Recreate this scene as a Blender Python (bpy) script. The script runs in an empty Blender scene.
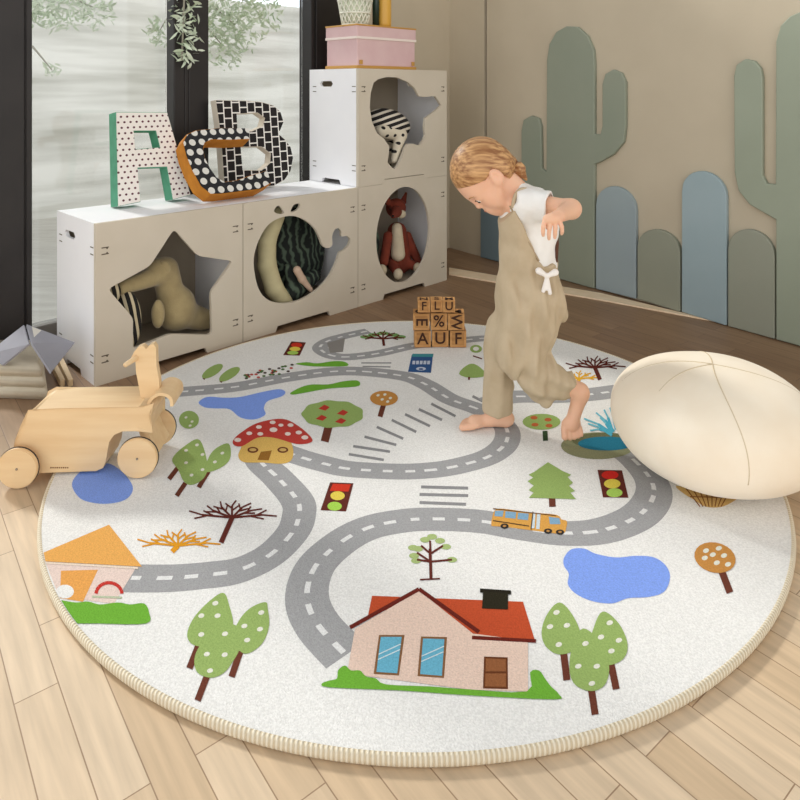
import bpy, bmesh, math, random
import numpy as np
from mathutils import Vector, Matrix
random.seed(7); np.random.seed(7)
SC = bpy.context.scene; COL = SC.collection
PI = math.pi
# ------------------------------------------------------------------ camera, sky, sun, exposure
F = 685.0; HX = 400.0; HY = 88.0; CH = 1.0
cd = bpy.data.cameras.new('camera'); cam = bpy.data.objects.new('camera', cd); COL.objects.link(cam)
cd.sensor_width = 36; cd.lens = 36*F/800; cd.shift_y = -(400-HY)/800; cd.clip_start = .02
cam.location = (0, 0, CH); cam.rotation_euler = (PI/2, 0, 0); SC.camera = cam
SC.view_settings.view_transform = 'Standard'; SC.view_settings.look = 'None'
SC.view_settings.exposure = 0.05; SC.view_settings.gamma = 1; SC.view_settings.use_curve_mapping = False
W = bpy.data.worlds.new('world'); SC.world = W; W.use_nodes = True
wn = W.node_tree.nodes; wl = W.node_tree.links; wn.clear()
wo = wn.new('ShaderNodeOutputWorld'); bg = wn.new('ShaderNodeBackground'); tc = wn.new('ShaderNodeTexCoord')
dp = wn.new('ShaderNodeVectorMath'); dp.operation = 'DOT_PRODUCT'; dp.inputs[1].default_value = (-.62, .62, .3)
rp = wn.new('ShaderNodeValToRGB')
mr = wn.new('ShaderNodeMapRange'); mr.inputs['From Min'].default_value = -1; mr.inputs['From Max'].default_value = 1
wl.new(tc.outputs['Generated'], dp.inputs[0]); wl.new(dp.outputs['Value'], mr.inputs['Value']); wl.new(mr.outputs[0], rp.inputs[0])
rp.color_ramp.elements[0].position = .1; rp.color_ramp.elements[0].color = (.68, .665, .645, 1)
rp.color_ramp.elements[1].position = .85; rp.color_ramp.elements[1].color = (.66, .70, .73, 1)
e = rp.color_ramp.elements.new(.5); e.color = (.70, .695, .68, 1)
sp_ = wn.new('ShaderNodeSeparateXYZ'); wl.new(tc.outputs['Generated'], sp_.inputs[0])
zr_ = wn.new('ShaderNodeMapRange'); zr_.inputs['From Min'].default_value = .1; zr_.inputs['From Max'].default_value = .9; zr_.inputs['To Min'].default_value = 2.6; zr_.inputs['To Max'].default_value = .62
gr_ = wn.new('ShaderNodeMapRange'); gr_.inputs['From Min'].default_value = -.35; gr_.inputs['From Max'].default_value = -.02; gr_.inputs['To Min'].default_value = .25; gr_.inputs['To Max'].default_value = 1
ml_ = wn.new('ShaderNodeMath'); ml_.operation = 'MULTIPLY'; wl.new(sp_.outputs['Z'], gr_.inputs[0]); wl.new(gr_.outputs[0], ml_.inputs[0]); wl.new(zr_.outputs[0], ml_.inputs[1])
wl.new(sp_.outputs['Z'], zr_.inputs[0]); wl.new(ml_.outputs[0], bg.inputs[1]); wl.new(rp.outputs[0], bg.inputs[0]); wl.new(bg.outputs[0], wo.inputs[0])
sd = bpy.data.lights.new('sun', 'SUN'); sun = bpy.data.objects.new('sun', sd); COL.objects.link(sun)
sd.energy = 2.5; sd.angle = math.radians(8); sd.color = (1, .96, .9)
EL = math.radians(34)
sdir = Vector((.75*math.cos(EL), -.66*math.cos(EL), -math.sin(EL)))
sun.rotation_euler = sdir.to_track_quat('-Z', 'Y').to_euler(); sun.location = (-3, 4, 3)

# ------------------------------------------------------------------ helpers
def ray(x, y): return Vector(((x-HX)/F, 1, -(y-HY)/F))
def at(x, y, z=0.0):
    r = ray(x, y); t = (z-CH)/r.z; return Vector((0, 0, CH)) + r*t
def atd(x, y, d): return Vector((0, 0, CH)) + ray(x, y)*d
def onplane(x, y, p0, n):
    r = ray(x, y); o = Vector((0, 0, CH)); t = (p0-o).dot(n)/r.dot(n); return o + r*t
def lin(c):
    def f(v):
        v = v/255.0
        return v/12.92 if v <= .04045 else ((v+.055)/1.055)**2.4
    return (f(c[0]), f(c[1]), f(c[2]), 1)
def newmat(name):
    m = bpy.data.materials.new(name); m.use_nodes = True
    nt = m.node_tree; b = nt.nodes['Principled BSDF']; return m, nt, b
def mat(name, c, rough=.6, c2=None, ns=8, stretch=(1, 1, 1), bs=0, bst=.2, metal=0, spec=.4, sheen=0, bd=.002, alpha=None):
    m, nt, b = newmat(name); N = nt.nodes; L = nt.links
    b.inputs['Base Color'].default_value = lin(c); b.inputs['Roughness'].default_value = rough
    b.inputs['Metallic'].default_value = metal; b.inputs['Specular IOR Level'].default_value = spec
    if sheen: b.inputs['Sheen Weight'].default_value = sheen
    tcn = N.new('ShaderNodeTexCoord'); mp = N.new('ShaderNodeMapping'); mp.inputs['Scale'].default_value = stretch
    L.new(tcn.outputs['Object'], mp.inputs[0])
    if c2 is not None:
        nz = N.new('ShaderNodeTexNoise'); nz.inputs['Scale'].default_value = ns; nz.inputs['Detail'].default_value = 5
        L.new(mp.outputs[0], nz.inputs[0]); r = N.new('ShaderNodeValToRGB')
        r.color_ramp.elements[0].color = lin(c); r.color_ramp.elements[1].color = lin(c2)
        r.color_ramp.elements[0].position = .35; r.color_ramp.elements[1].position = .65
        L.new(nz.outputs[0], r.inputs[0]); L.new(r.outputs[0], b.inputs['Base Color'])
    if bs:
        nz = N.new('ShaderNodeTexNoise'); nz.inputs['Scale'].default_value = bs; nz.inputs['Detail'].default_value = 3
        bp = N.new('ShaderNodeBump'); bp.inputs['Strength'].default_value = bst; bp.inputs['Distance'].default_value = bd
        L.new(mp.outputs[0], nz.inputs[0]); L.new(nz.outputs[0], bp.inputs['Height']); L.new(bp.outputs[0], b.inputs['Normal'])
    return m
def setp(o, **k):
    for a, v in k.items():
        if v is not None: o[a] = v
def thing(name, label, cat, loc=(0, 0, 0), rz=0, group=None, kind=None):
    o = bpy.data.objects.new(name, None); COL.objects.link(o); o.location = loc; o.rotation_euler = (0, 0, rz)
    o.empty_display_size = .05
    setp(o, label=label, category=cat, group=group, kind=kind); return o
def wmat(o):
    if o is None: return Matrix.Identity(4)
    M = Matrix.LocRotScale(o.location, o.rotation_euler, None)
    return wmat(o.parent) @ M
def link(name, me, mats, parent=None, world=True, smooth=False, label=None):
    o = bpy.data.objects.new(name, me); COL.objects.link(o)
    if not isinstance(mats, (list, tuple)): mats = [mats]
    for m in mats: me.materials.append(m)
    if smooth:
        for p in me.polygons: p.use_smooth = True
    if parent is not None:
        if world: me.transform(wmat(parent).inverted())
        o.parent = parent
    if label: o['label'] = label
    return o
def bme(bm, name='m'):
    bmesh.ops.recalc_face_normals(bm, faces=bm.faces)
    me = bpy.data.meshes.new(name); bm.to_mesh(me); bm.free(); return me
def obj(name, bm, mats, parent=None, world=True, smooth=False, label=None):
    return link(name, bme(bm), mats, parent, world, smooth, label)
def box(bm, c, s, M=None, bev=0, mi=0):
    """box centred c with full sizes s, through matrix M"""
    r = bmesh.ops.create_cube(bm, size=1); vs = r['verts']
    bmesh.ops.scale(bm, vec=s, verts=vs); bmesh.ops.translate(bm, vec=c, verts=vs)
    if bev:
        es = list({e for v in vs for e in v.link_edges})
        rr = bmesh.ops.bevel(bm, geom=es, offset=bev, segments=2, affect='EDGES', profile=.5)
        vs = list({v for v in rr['verts']} | {v for v in vs if v.is_valid})
        st = list(vs); seen = set(st)
        while st:
            v = st.pop()
            for e in v.link_edges:
                w = e.other_vert(v)
                if w not in seen: seen.add(w); st.append(w)
        vs = list(seen)
    for v in vs:
        for f in v.link_faces: f.material_index = mi
    if M is not None: bmesh.ops.transform(bm, matrix=M, verts=vs)
    return vs
def cyl(bm, c, r, h, axis='Z', seg=32, r2=None, M=None):
    rot = {'Z': Matrix.Identity(4), 'X': Matrix.Rotation(PI/2, 4, 'Y'), 'Y': Matrix.Rotation(PI/2, 4, 'X')}[axis]
    T = Matrix.Translation(c) @ rot
    if M is not None: T = M @ T
    return bmesh.ops.create_cone(bm, cap_ends=True, segments=seg, radius1=r, radius2=r if r2 is None else r2, depth=h, matrix=T)['verts']
def sph(bm, c, r, M=None, seg=16):
    T = Matrix.Translation(c) @ (Matrix.Diagonal((*r, 1)) if hasattr(r, '__len__') else Matrix.Scale(r, 4))
    if M is not None: T = M @ T
    return bmesh.ops.create_uvsphere(bm, u_segments=seg, v_segments=seg//2+2, radius=1, matrix=T)['verts']
def tube(bm, pts, r, seg=8, closed=False):
    pts = [Vector(p) for p in pts]; n = len(pts); rings = []
    rs = r if hasattr(r, '__len__') else [r]*n
    prev = None
    for i, p in enumerate(pts):
        if closed: t = pts[(i+1) % n]-pts[i-1]
        else: t = pts[min(i+1, n-1)]-pts[max(i-1, 0)]
        t.normalize()
        a = (prev - t*prev.dot(t)) if prev is not None else t.cross(Vector((0, 0, 1)) if abs(t.z) < .9 else Vector((1, 0, 0)))
        a.normalize(); prev = a; b = t.cross(a)
        rings.append([bm.verts.new(p + (a*math.cos(2*PI*k/seg)+b*math.sin(2*PI*k/seg))*rs[i]) for k in range(seg)])
    for i in range(n if closed else n-1):
        A = rings[i]; B = rings[(i+1) % n]
        for k in range(seg): bm.faces.new((A[k], A[(k+1) % seg], B[(k+1) % seg], B[k]))
    if not closed: bm.faces.new(rings[0][::-1]); bm.faces.new(rings[-1])
def area2(p): return sum(p[i][0]*p[(i+1) % len(p)][1]-p[(i+1) % len(p)][0]*p[i][1] for i in range(len(p)))
def plate(outer, holes, th, M, bm=None, mi_front=0, mi_side=0):
    """flat panel in local XZ (front at y=0, thickness towards +y) with holes, mapped by matrix M"""
    own = bm is None
    if own: bm = bmesh.new()
    loops = [outer]+list(holes)
    tmp = bmesh.new(); edges = []
    for lp in loops:
        vs = [tmp.verts.new((p[0], 0, p[1])) for p in lp]
        for i in range(len(vs)): edges.append(tmp.edges.new((vs[i], vs[(i+1) % len(vs)])))
    bmesh.ops.triangle_fill(tmp, use_beauty=True, use_dissolve=False, edges=edges, normal=(0, -1, 0))
    tmp.verts.index_update()
    f = [bm.verts.new(M @ v.co) for v in tmp.verts]; b = [bm.verts.new(M @ (v.co+Vector((0, th, 0)))) for v in tmp.verts]
    for fc in tmp.faces:
        ids = [v.index for v in fc.verts]
        a = bm.faces.new([f[i] for i in ids]); a.material_index = mi_front
        a = bm.faces.new([b[i] for i in reversed(ids)]); a.material_index = mi_front
    k = 0
    for lp in loops:
        n = len(lp)
        for i in range(n):
            a = bm.faces.new((f[k+i], f[k+(i+1) % n], b[k+(i+1) % n], b[k+i])); a.material_index = mi_side
        k += n
    tmp.free(); return bm
def cr(pts, n=6, closed=True):
    """Catmull-Rom smoothing of a 2D or 3D loop"""
    P = [np.array(p, float) for p in pts]; N = len(P); out = []
    for i in range(N if closed else N-1):
        if closed: a, b, c, d = P[i-1], P[i], P[(i+1) % N], P[(i+2) % N]
        else: a, b, c, d = P[max(i-1, 0)], P[i], P[i+1], P[min(i+2, N-1)]
        for k in range(n):
            t = k/n
            out.append(tuple(.5*((2*b)+(c-a)*t+(2*a-5*b+4*c-d)*t*t+(3*b-a-3*c+d)*t**3)))
    if not closed: out.append(tuple(P[-1]))
    return out
def sc(pts, s, ox, oy): return [(ox+p[0]/s, oy+p[1]/s) for p in pts]
def roundpoly(pts, r=.18, n=4):
    out = []; N = len(pts)
    for i in range(N):
        p = np.array(pts[i], float); a = np.array(pts[i-1], float); c = np.array(pts[(i+1) % N], float)
        A = p+(a-p)*r; C = p+(c-p)*r
        for k in range(n+1):
            t = k/n; out.append(tuple((1-t)**2*A+2*t*(1-t)*p+t*t*C))
    return out

# implicit surfaces, meshed with surface nets: for cloth, plush and the child
class Field:
    def __init__(s, lo, hi, h):
        s.lo = np.array(lo, float); s.h = h
        n = [int(math.ceil((hi[i]-lo[i])/h))+1 for i in range(3)]
        s.ax = [lo[i]+h*np.arange(n[i]) for i in range(3)]; s.V = np.full(n, .2)
    def sl(s, lo, hi):
        r = []
        for i in range(3):
            a = int(np.clip((lo[i]-s.lo[i])//s.h, 0, len(s.ax[i])-1)); b = int(np.clip((hi[i]-s.lo[i])//s.h+2, a+1, len(s.ax[i])))
            r.append(slice(a, b))
        X, Y, Z = np.meshgrid(s.ax[0][r[0]], s.ax[1][r[1]], s.ax[2][r[2]], indexing='ij')
        return tuple(r), X, Y, Z
    def smin(s, idx, d, k):
        v = s.V[idx]
        if k <= 0: s.V[idx] = np.minimum(v, d); return
        h = np.clip(.5+.5*(v-d)/k, 0, 1); s.V[idx] = v*(1-h)+d*h-k*h*(1-h)
    def smax(s, idx, d, k):
        v = s.V[idx]; h = np.clip(.5-.5*(v-d)/k, 0, 1); s.V[idx] = v*(1-h)+d*h+k*h*(1-h)
    def cap(s, a, b, r1, r2=None, k=.01, cut=False):
        r2 = r1 if r2 is None else r2; a = np.array(a); b = np.array(b); m = max(r1, r2)+k*1.5+s.h*3
        idx, X, Y, Z = s.sl(np.minimum(a, b)-m, np.maximum(a, b)+m)
        ab = b-a; L = max(ab@ab, 1e-9)
        t = np.clip(((X-a[0])*ab[0]+(Y-a[1])*ab[1]+(Z-a[2])*ab[2])/L, 0, 1)
        d = np.sqrt((X-a[0]-ab[0]*t)**2+(Y-a[1]-ab[1]*t)**2+(Z-a[2]-ab[2]*t)**2)-(r1+(r2-r1)*t)
        if cut: s.smax(idx, -d, k)
        else: s.smin(idx, d, k)
    def ell(s, c, r, R=None, k=.01, cut=False):
        c = np.array(c); r = np.array(r); m = max(r)+k*1.5+s.h*3
        idx, X, Y, Z = s.sl(c-m, c+m); X = X-c[0]; Y = Y-c[1]; Z = Z-c[2]
        if R is not None:
            R = np.array(R); X, Y, Z = (R[0, 0]*X+R[1, 0]*Y+R[2, 0]*Z, R[0, 1]*X+R[1, 1]*Y+R[2, 1]*Z, R[0, 2]*X+R[1, 2]*Y+R[2, 2]*Z)
        k0 = np.sqrt((X/r[0])**2+(Y/r[1])**2+(Z/r[2])**2)+1e-9; k1 = np.sqrt((X/r[0]**2)**2+(Y/r[1]**2)**2+(Z/r[2]**2)**2)+1e-9
        d = k0*(k0-1)/k1
        if cut: s.smax(idx, -d, k)
        else: s.smin(idx, d, k)
    def grid(s): return np.meshgrid(*s.ax, indexing='ij')
    def mesh(s, name='m', keep=None):
        V = s.V.copy(); V[0] = V[-1] = .1; V[:, 0] = V[:, -1] = .1; V[:, :, 0] = V[:, :, -1] = .1
        S = V < 0; n = np.array(V.shape)-1
        C = [(i, j, k) for i in (0, 1) for j in (0, 1) for k in (0, 1)]
        cnt = sum(S[c[0]:c[0]+n[0], c[1]:c[1]+n[1], c[2]:c[2]+n[2]].astype(int) for c in C)
        act = (cnt > 0) & (cnt < 8); I = np.argwhere(act)
        pos = np.zeros((len(I), 3)); num = np.zeros(len(I))
        for a in range(8):
            for b in range(a+1, 8):
                ca, cb = np.array(C[a]), np.array(C[b])
                if abs(ca-cb).sum() != 1: continue
                va = V[tuple((I+ca).T)]; vb = V[tuple((I+cb).T)]; m = (va < 0) != (vb < 0)
                t = np.where(m, va/np.where(m, va-vb, 1), 0)
                pos += m[:, None]*(ca+(cb-ca)*t[:, None]); num += m
        P = s.lo+(I+pos/num[:, None])*s.h
        idx = -np.ones(tuple(n), int); idx[tuple(I.T)] = np.arange(len(I)); quads = []
        for ax in range(3):
            o = [a for a in range(3) if a != ax]
            sa = [slice(None)]*3; sb = [slice(None)]*3; sa[ax] = slice(0, -1); sb[ax] = slice(1, None)
            E = S[tuple(sa)] != S[tuple(sb)]; J = np.argwhere(E)
            J = J[(J[:, o[0]] > 0) & (J[:, o[1]] > 0) & (J[:, o[0]] < n[o[0]]) & (J[:, o[1]] < n[o[1]])]
            fl = S[tuple(J.T)]
            d0 = np.zeros(3, int); d0[o[0]] = 1; d1 = np.zeros(3, int); d1[o[1]] = 1
            q = np.stack([idx[tuple((J-d0-d1).T)], idx[tuple((J-d1).T)], idx[tuple(J.T)], idx[tuple((J-d0).T)]], 1)
            if ax == 1: fl = ~fl
            q[~fl] = q[~fl][:, ::-1]; quads.append(q)
        Q = np.concatenate(quads); me = bpy.data.meshes.new(name)
        me.from_pydata(P.tolist(), [], Q.tolist()); me.update()
        return me

# ------------------------------------------------------------------ the layout lines
A = at(95, 387); E_ = at(447, 280); U = (E_-A); LEN = U.length; U.normalize()      # front line of the cubbies
B = Vector((-U.y, U.x, 0))                                                            # towards the window
NB = B
def fs(x, y, back=0.0):
    """pixel -> (along, z) on the vertical plane 'back' behind the cubbies' front"""
    p = onplane(x, y, A+B*back, NB); return ((p-A).dot(U), p.z)
def cub(s, b, z): return A+U*s+B*b+Vector((0, 0, z))
ANG = math.atan2(U.y, U.x)
MC = Matrix.Translation(A) @ Matrix.Rotation(ANG, 4, 'Z')      # local x along, y back, z up
R1 = at(447, 247); R2 = at(800, 345); RW = (R2-R1).normalized(); RN = Vector((RW.y, -RW.x, 0))
if RN.dot(Vector((0, 0, 0))-R1) < 0: RN = -RN                    # towards the room
MW = Matrix.Translation(R1) @ Matrix.Rotation(math.atan2(RW.y, RW.x), 4, 'Z')
def ws(x, y):
    p = onplane(x, y, R1, RN); return ((p-R1).dot(RW), p.z)
WB = .46                                                        # window plane behind the cubbies' front

# ------------------------------------------------------------------ structure
def floor_mat():
    m, nt, b = newmat('oak_floor'); N = nt.nodes; L = nt.links
    t = N.new('ShaderNodeTexCoord'); mp = N.new('ShaderNodeMapping'); mp.vector_type = 'TEXTURE'
    mp.inputs['Rotation'].default_value = (0, 0, math.atan2(-.784, .62)); L.new(t.outputs['Object'], mp.inputs[0])
    def brick(mort, c1, c2, cm):
        k = N.new('ShaderNodeTexBrick'); k.offset = .37; k.inputs['Scale'].default_value = 1
        k.inputs['Brick Width'].default_value = .42; k.inputs['Row Height'].default_value = .066
        k.inputs['Mortar Size'].default_value = mort; k.inputs['Mortar Smooth'].default_value = .3
        k.inputs['Color1'].default_value = c1; k.inputs['Color2'].default_value = c2; k.inputs['Mortar'].default_value = cm
        L.new(mp.outputs[0], k.inputs[0]); return k
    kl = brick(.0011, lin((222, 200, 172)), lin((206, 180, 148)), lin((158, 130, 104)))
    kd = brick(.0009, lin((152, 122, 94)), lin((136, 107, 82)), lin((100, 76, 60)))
    g = N.new('ShaderNodeTexNoise'); g.inputs['Scale'].default_value = 1; g.inputs['Detail'].default_value = 7
    m2 = N.new('ShaderNodeMapping'); m2.inputs['Scale'].default_value = (5, 60, 5); L.new(mp.outputs[0], m2.inputs[0]); L.new(m2.outputs[0], g.inputs[0])
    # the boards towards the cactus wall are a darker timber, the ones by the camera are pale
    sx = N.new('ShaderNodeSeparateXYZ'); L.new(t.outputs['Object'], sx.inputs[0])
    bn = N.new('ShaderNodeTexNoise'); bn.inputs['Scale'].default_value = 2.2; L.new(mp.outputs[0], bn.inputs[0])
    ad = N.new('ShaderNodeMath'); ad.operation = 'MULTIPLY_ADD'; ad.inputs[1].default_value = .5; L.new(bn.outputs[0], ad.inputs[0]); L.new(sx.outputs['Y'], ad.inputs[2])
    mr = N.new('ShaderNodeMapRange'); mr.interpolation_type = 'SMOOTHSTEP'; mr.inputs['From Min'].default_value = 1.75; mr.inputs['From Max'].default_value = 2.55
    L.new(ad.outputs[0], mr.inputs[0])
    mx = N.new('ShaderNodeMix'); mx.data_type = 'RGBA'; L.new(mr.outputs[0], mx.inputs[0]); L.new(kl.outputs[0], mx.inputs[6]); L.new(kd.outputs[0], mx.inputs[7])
    gr = N.new('ShaderNodeMapRange'); gr.inputs['From Min'].default_value = .3; gr.inputs['From Max'].default_value = .7
    gr.inputs['To Min'].default_value = .86; gr.inputs['To Max'].default_value = 1.1; L.new(g.outputs[0], gr.inputs[0])
    mu = N.new('ShaderNodeMix'); mu.data_type = 'RGBA'; mu.blend_type = 'MULTIPLY'; mu.inputs[0].default_value = 1
    L.new(mx.outputs[2], mu.inputs[6]); L.new(gr.outputs[0], mu.inputs[7]); L.new(mu.outputs[2], b.inputs['Base Color'])
    b.inputs['Roughness'].default_value = .42; b.inputs['Specular IOR Level'].default_value = .3
    bp = N.new('ShaderNodeBump'); bp.inputs['Strength'].default_value = .25; bp.inputs['Distance'].default_value = .001
    L.new(kl.outputs['Fac'], bp.inputs['Height']); bp.invert = True; L.new(bp.outputs[0], b.inputs['Normal'])
    return m
def struct(name, bm, mats, parent=None, **k):
    o = obj(name, bm, mats, parent, **k)
    if parent is None: o['kind'] = 'structure'
    return o
M_wall = mat('plaster', (196, 184, 162), .85, (190, 178, 156), 3, bs=60, bst=.15)
corner_s = (R1-A).dot(U)
# window wall line meets the right wall
def isect():
    a = A+B*WB; d = U; b_ = R1; e_ = RW
    M = np.array([[d.x, -e_.x], [d.y, -e_.y]]); r = np.linalg.solve(M, [b_.x-a.x, b_.y-a.y]); return r
tC, sC = isect()
bm = bmesh.new()
fp = [cub(-2.2, WB+.06, 0), cub(tC+.02, WB+.06, 0), R1+RW*3.6, Vector((2.6, -.9, 0)), Vector((-2.9, -.9, 0))]
fv = [bm.verts.new((p.x, p.y, 0)) for p in fp]; fb = [bm.verts.new((p.x, p.y, -.05)) for p in fp]
bm.faces.new(fv); bm.faces.new(fb[::-1])
for i in range(5): bm.faces.new((fv[i], fb[i], fb[(i+1) % 5], fv[(i+1) % 5]))
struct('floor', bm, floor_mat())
# right wall, with the panel joint
bm = bmesh.new(); j = ws(485.5, 100)[0]
for s0, s1 in ((sC, j-.011), (j+.011, 3.6)):
    box(bm, ((s0+s1)/2, .05, 1.25), (s1-s0, .1, 2.5), MW)
box(bm, (j, .06, 1.25), (.03, .06, 2.5), MW, mi=1)
struct('wall_right', bm, [M_wall, mat('joint_shadow_gap', (92, 76, 54), .8)])
# left wall piece between the last mullion and the corner, and the header over the glass
bm = bmesh.new()
s_m3 = fs(338, 50, WB)[0]
box(bm, ((s_m3+tC)/2, WB+.05, 1.25), (tC-s_m3+.03, .1, 2.5), MC)
struct('wall_left', bm, M_wall)
# pale strip lying on the floor by the cactus wall
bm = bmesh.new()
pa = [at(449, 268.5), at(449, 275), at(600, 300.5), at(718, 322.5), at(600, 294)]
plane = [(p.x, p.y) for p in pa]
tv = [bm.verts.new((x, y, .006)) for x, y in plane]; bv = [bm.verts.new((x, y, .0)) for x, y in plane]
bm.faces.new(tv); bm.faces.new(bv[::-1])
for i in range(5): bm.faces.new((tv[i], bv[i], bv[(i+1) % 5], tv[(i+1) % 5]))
struct('pale_strip_1', bm, mat('pale_floor_strip', (246, 224, 194), .5, (238, 212, 178), 14))
# windows
M_frame = mat('dark_window_frame', (30, 26, 26), .45, (38, 34, 33), 6)
def glass():
    m = bpy.data.materials.new('window_glass'); m.use_nodes = True; N = m.node_tree.nodes; L = m.node_tree.links; N.clear()
    o = N.new('ShaderNodeOutputMaterial'); mx = N.new('ShaderNodeMixShader'); t = N.new('ShaderNodeBsdfTransparent'); g = N.new('ShaderNodeBsdfGlossy')
    g.inputs['Roughness'].default_value = .04; t.inputs[0].default_value = (.97, .98, .98, 1)
    fr = N.new('ShaderNodeFresnel'); fr.inputs[0].default_value = 1.45; L.new(fr.outputs[0], mx.inputs[0]); L.new(t.outputs[0], mx.inputs[1]); L.new(g.outputs[0], mx.inputs[2]); L.new(mx.outputs[0], o.inputs[0]); return m
M_glass = glass()
def wpost(x0, x1, dep, prof):
    bm = bmesh.new(); s0 = fs(x0, 150, WB)[0]; s1 = fs(x1, 150, WB)[0]; w = s1-s0
    for (a, b_, d0) in prof: box(bm, (s0+w*(a+b_)/2, WB-.02+d0/2, 1.2), (w*(b_-a), .07+d0, 2.4), MC, .004)
    return bm, s0, s1
posts = []
w1 = thing('window_1', None, None, cub(0, WB, 0), ANG, kind='structure')
bm, a0, a1 = wpost(-12, 27.5, .05, ((0, 1, .0), (.75, .9, -.03))); obj('mullion', bm, M_frame, w1)
bm, b0, b1 = wpost(168, 202.5, .05, ((0, .3, 0), (.3, .42, .03), (.42, 1, -.02))); obj('mullion', bm, M_frame, w1)
bm, c0, c1 = wpost(304.5, 339, .05, ((0, .1, .03), (.14, .95, 0), (.95, 1, .03))); obj('mullion', bm, M_frame, w1)
bm = bmesh.new(); box(bm, ((a0-1.2+c1)/2, WB+.02, .05), (c1-a0+1.2, .06, .1), MC, .004); obj('bottom_rail', bm, mat('grey_rail', (120, 118, 116), .5), w1)
bm = bmesh.new(); box(bm, ((a0-1.2+c1)/2, WB+.03, 2.45), (c1-a0+1.2, .1, .1), MC); obj('top_rail', bm, M_frame, w1)
for g0, g1 in ((a0-1.2, a0), (a1, b0), (b1, c0)):
    bm = bmesh.new(); box(bm, ((g0+g1)/2, WB+.02, 1.25), (g1-g0, .006, 2.3), MC); obj('glass_pane', bm, M_glass, w1)
# terrace outside
bm = bmesh.new(); box(bm, (0, WB+1.9, -.04), (12, 3.5, .06), MC)
struct('terrace_floor', bm, mat('terrace_paving', (222, 220, 214), .8, (205, 202, 196), 3, (1, 6, 1)))
def terrace_mat():
    m, nt, b = newmat('whitewashed_wall'); N = nt.nodes; L = nt.links
    t = N.new('ShaderNodeTexCoord'); mp = N.new('ShaderNodeMapping'); mp.inputs['Scale'].default_value = (.5, 1, 5); L.new(t.outputs['Object'], mp.inputs[0])
    n = N.new('ShaderNodeTexNoise'); n.inputs['Scale'].default_value = 1.4; n.inputs['Detail'].default_value = 6; L.new(mp.outputs[0], n.inputs[0])
    r = N.new('ShaderNodeValToRGB'); r.color_ramp.elements[0].position = .33; r.color_ramp.elements[0].color = lin((196, 197, 190)); r.color_ramp.elements[1].position = .6; r.color_ramp.elements[1].color = lin((244, 245, 242))
    L.new(n.outputs[0], r.inputs[0]); L.new(r.outputs[0], b.inputs['Base Color']); b.inputs['Roughness'].default_value = .9; return m
bm = bmesh.new(); box(bm, (0, 0, .9), (10, .12, 1.85))
o = struct('terrace_wall', bm, terrace_mat()); o.matrix_world = MC @ Matrix.Translation((0, 3.4, 0))

# ------------------------------------------------------------------ the rug
RZ = .018
RC = Vector((.036, 1.947, 0)); RR = .944
LC = [0.0]
def rp_(x, y, lay):
    p = at(x, y, RZ); v = Vector((p.x-RC.x, p.y-RC.y, 0)); m = RR-.010
    if v.length > m: v = v*(m/v.length)
    return (RC.x+v.x, RC.y+v.y, RZ+.0002*lay+LC[0])
rug_cols = {}
RM = []
def rcol(c):
    if c not in rug_cols:
        d = tuple(max(0, int(v*.93)) for v in c)
        rug_cols[c] = len(RM); RM.append(mat('rug_pile_%d_%d_%d' % c, c, .95, d, 260, bs=330, bst=.55, spec=.1, bd=.004))
    return rug_cols[c]
WHITE = (246, 245, 243); rcol(WHITE)
rb = bmesh.new()
def fillpoly(pts, c, lay):
    LC[0] = (LC[0]+.000005) % .00018
    try:
        vs = [rb.verts.new(rp_(x, y, lay)) for x, y in pts]
        ed = [rb.edges.new((vs[i], vs[(i+1) % len(vs)])) for i in range(len(vs))]
        r = bmesh.ops.triangle_fill(rb, use_beauty=True, use_dissolve=False, edges=ed, normal=(0, 0, 1))
        mi = rcol(c)
        for g in r['geom']:
            if isinstance(g, bmesh.types.BMFace):
                g.material_index = mi
    except ValueError: pass
def blob(pts, c, lay=2, n=5): fillpoly(cr(pts, n), c, lay)
def ell(cx, cy, rx, ry, c, lay=3, n=20, tilt=0):
    fillpoly([(cx+rx*math.cos(2*PI*k/n)*math.cos(tilt)-ry*math.sin(2*PI*k/n)*math.sin(tilt), cy+rx*math.cos(2*PI*k/n)*math.sin(tilt)+ry*math.sin(2*PI*k/n)*math.cos(tilt)) for k in range(n)], c, lay)
def seg(p, q, w, c, lay=3):
    dx, dy = q[0]-p[0], q[1]-p[1]; l = math.hypot(dx, dy) or 1; nx, ny = -dy/l*w/2, dx/l*w/2
    fillpoly([(p[0]+nx, p[1]+ny), (q[0]+nx, q[1]+ny), (q[0]-nx, q[1]-ny), (p[0]-nx, p[1]-ny)], c, lay)
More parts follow.
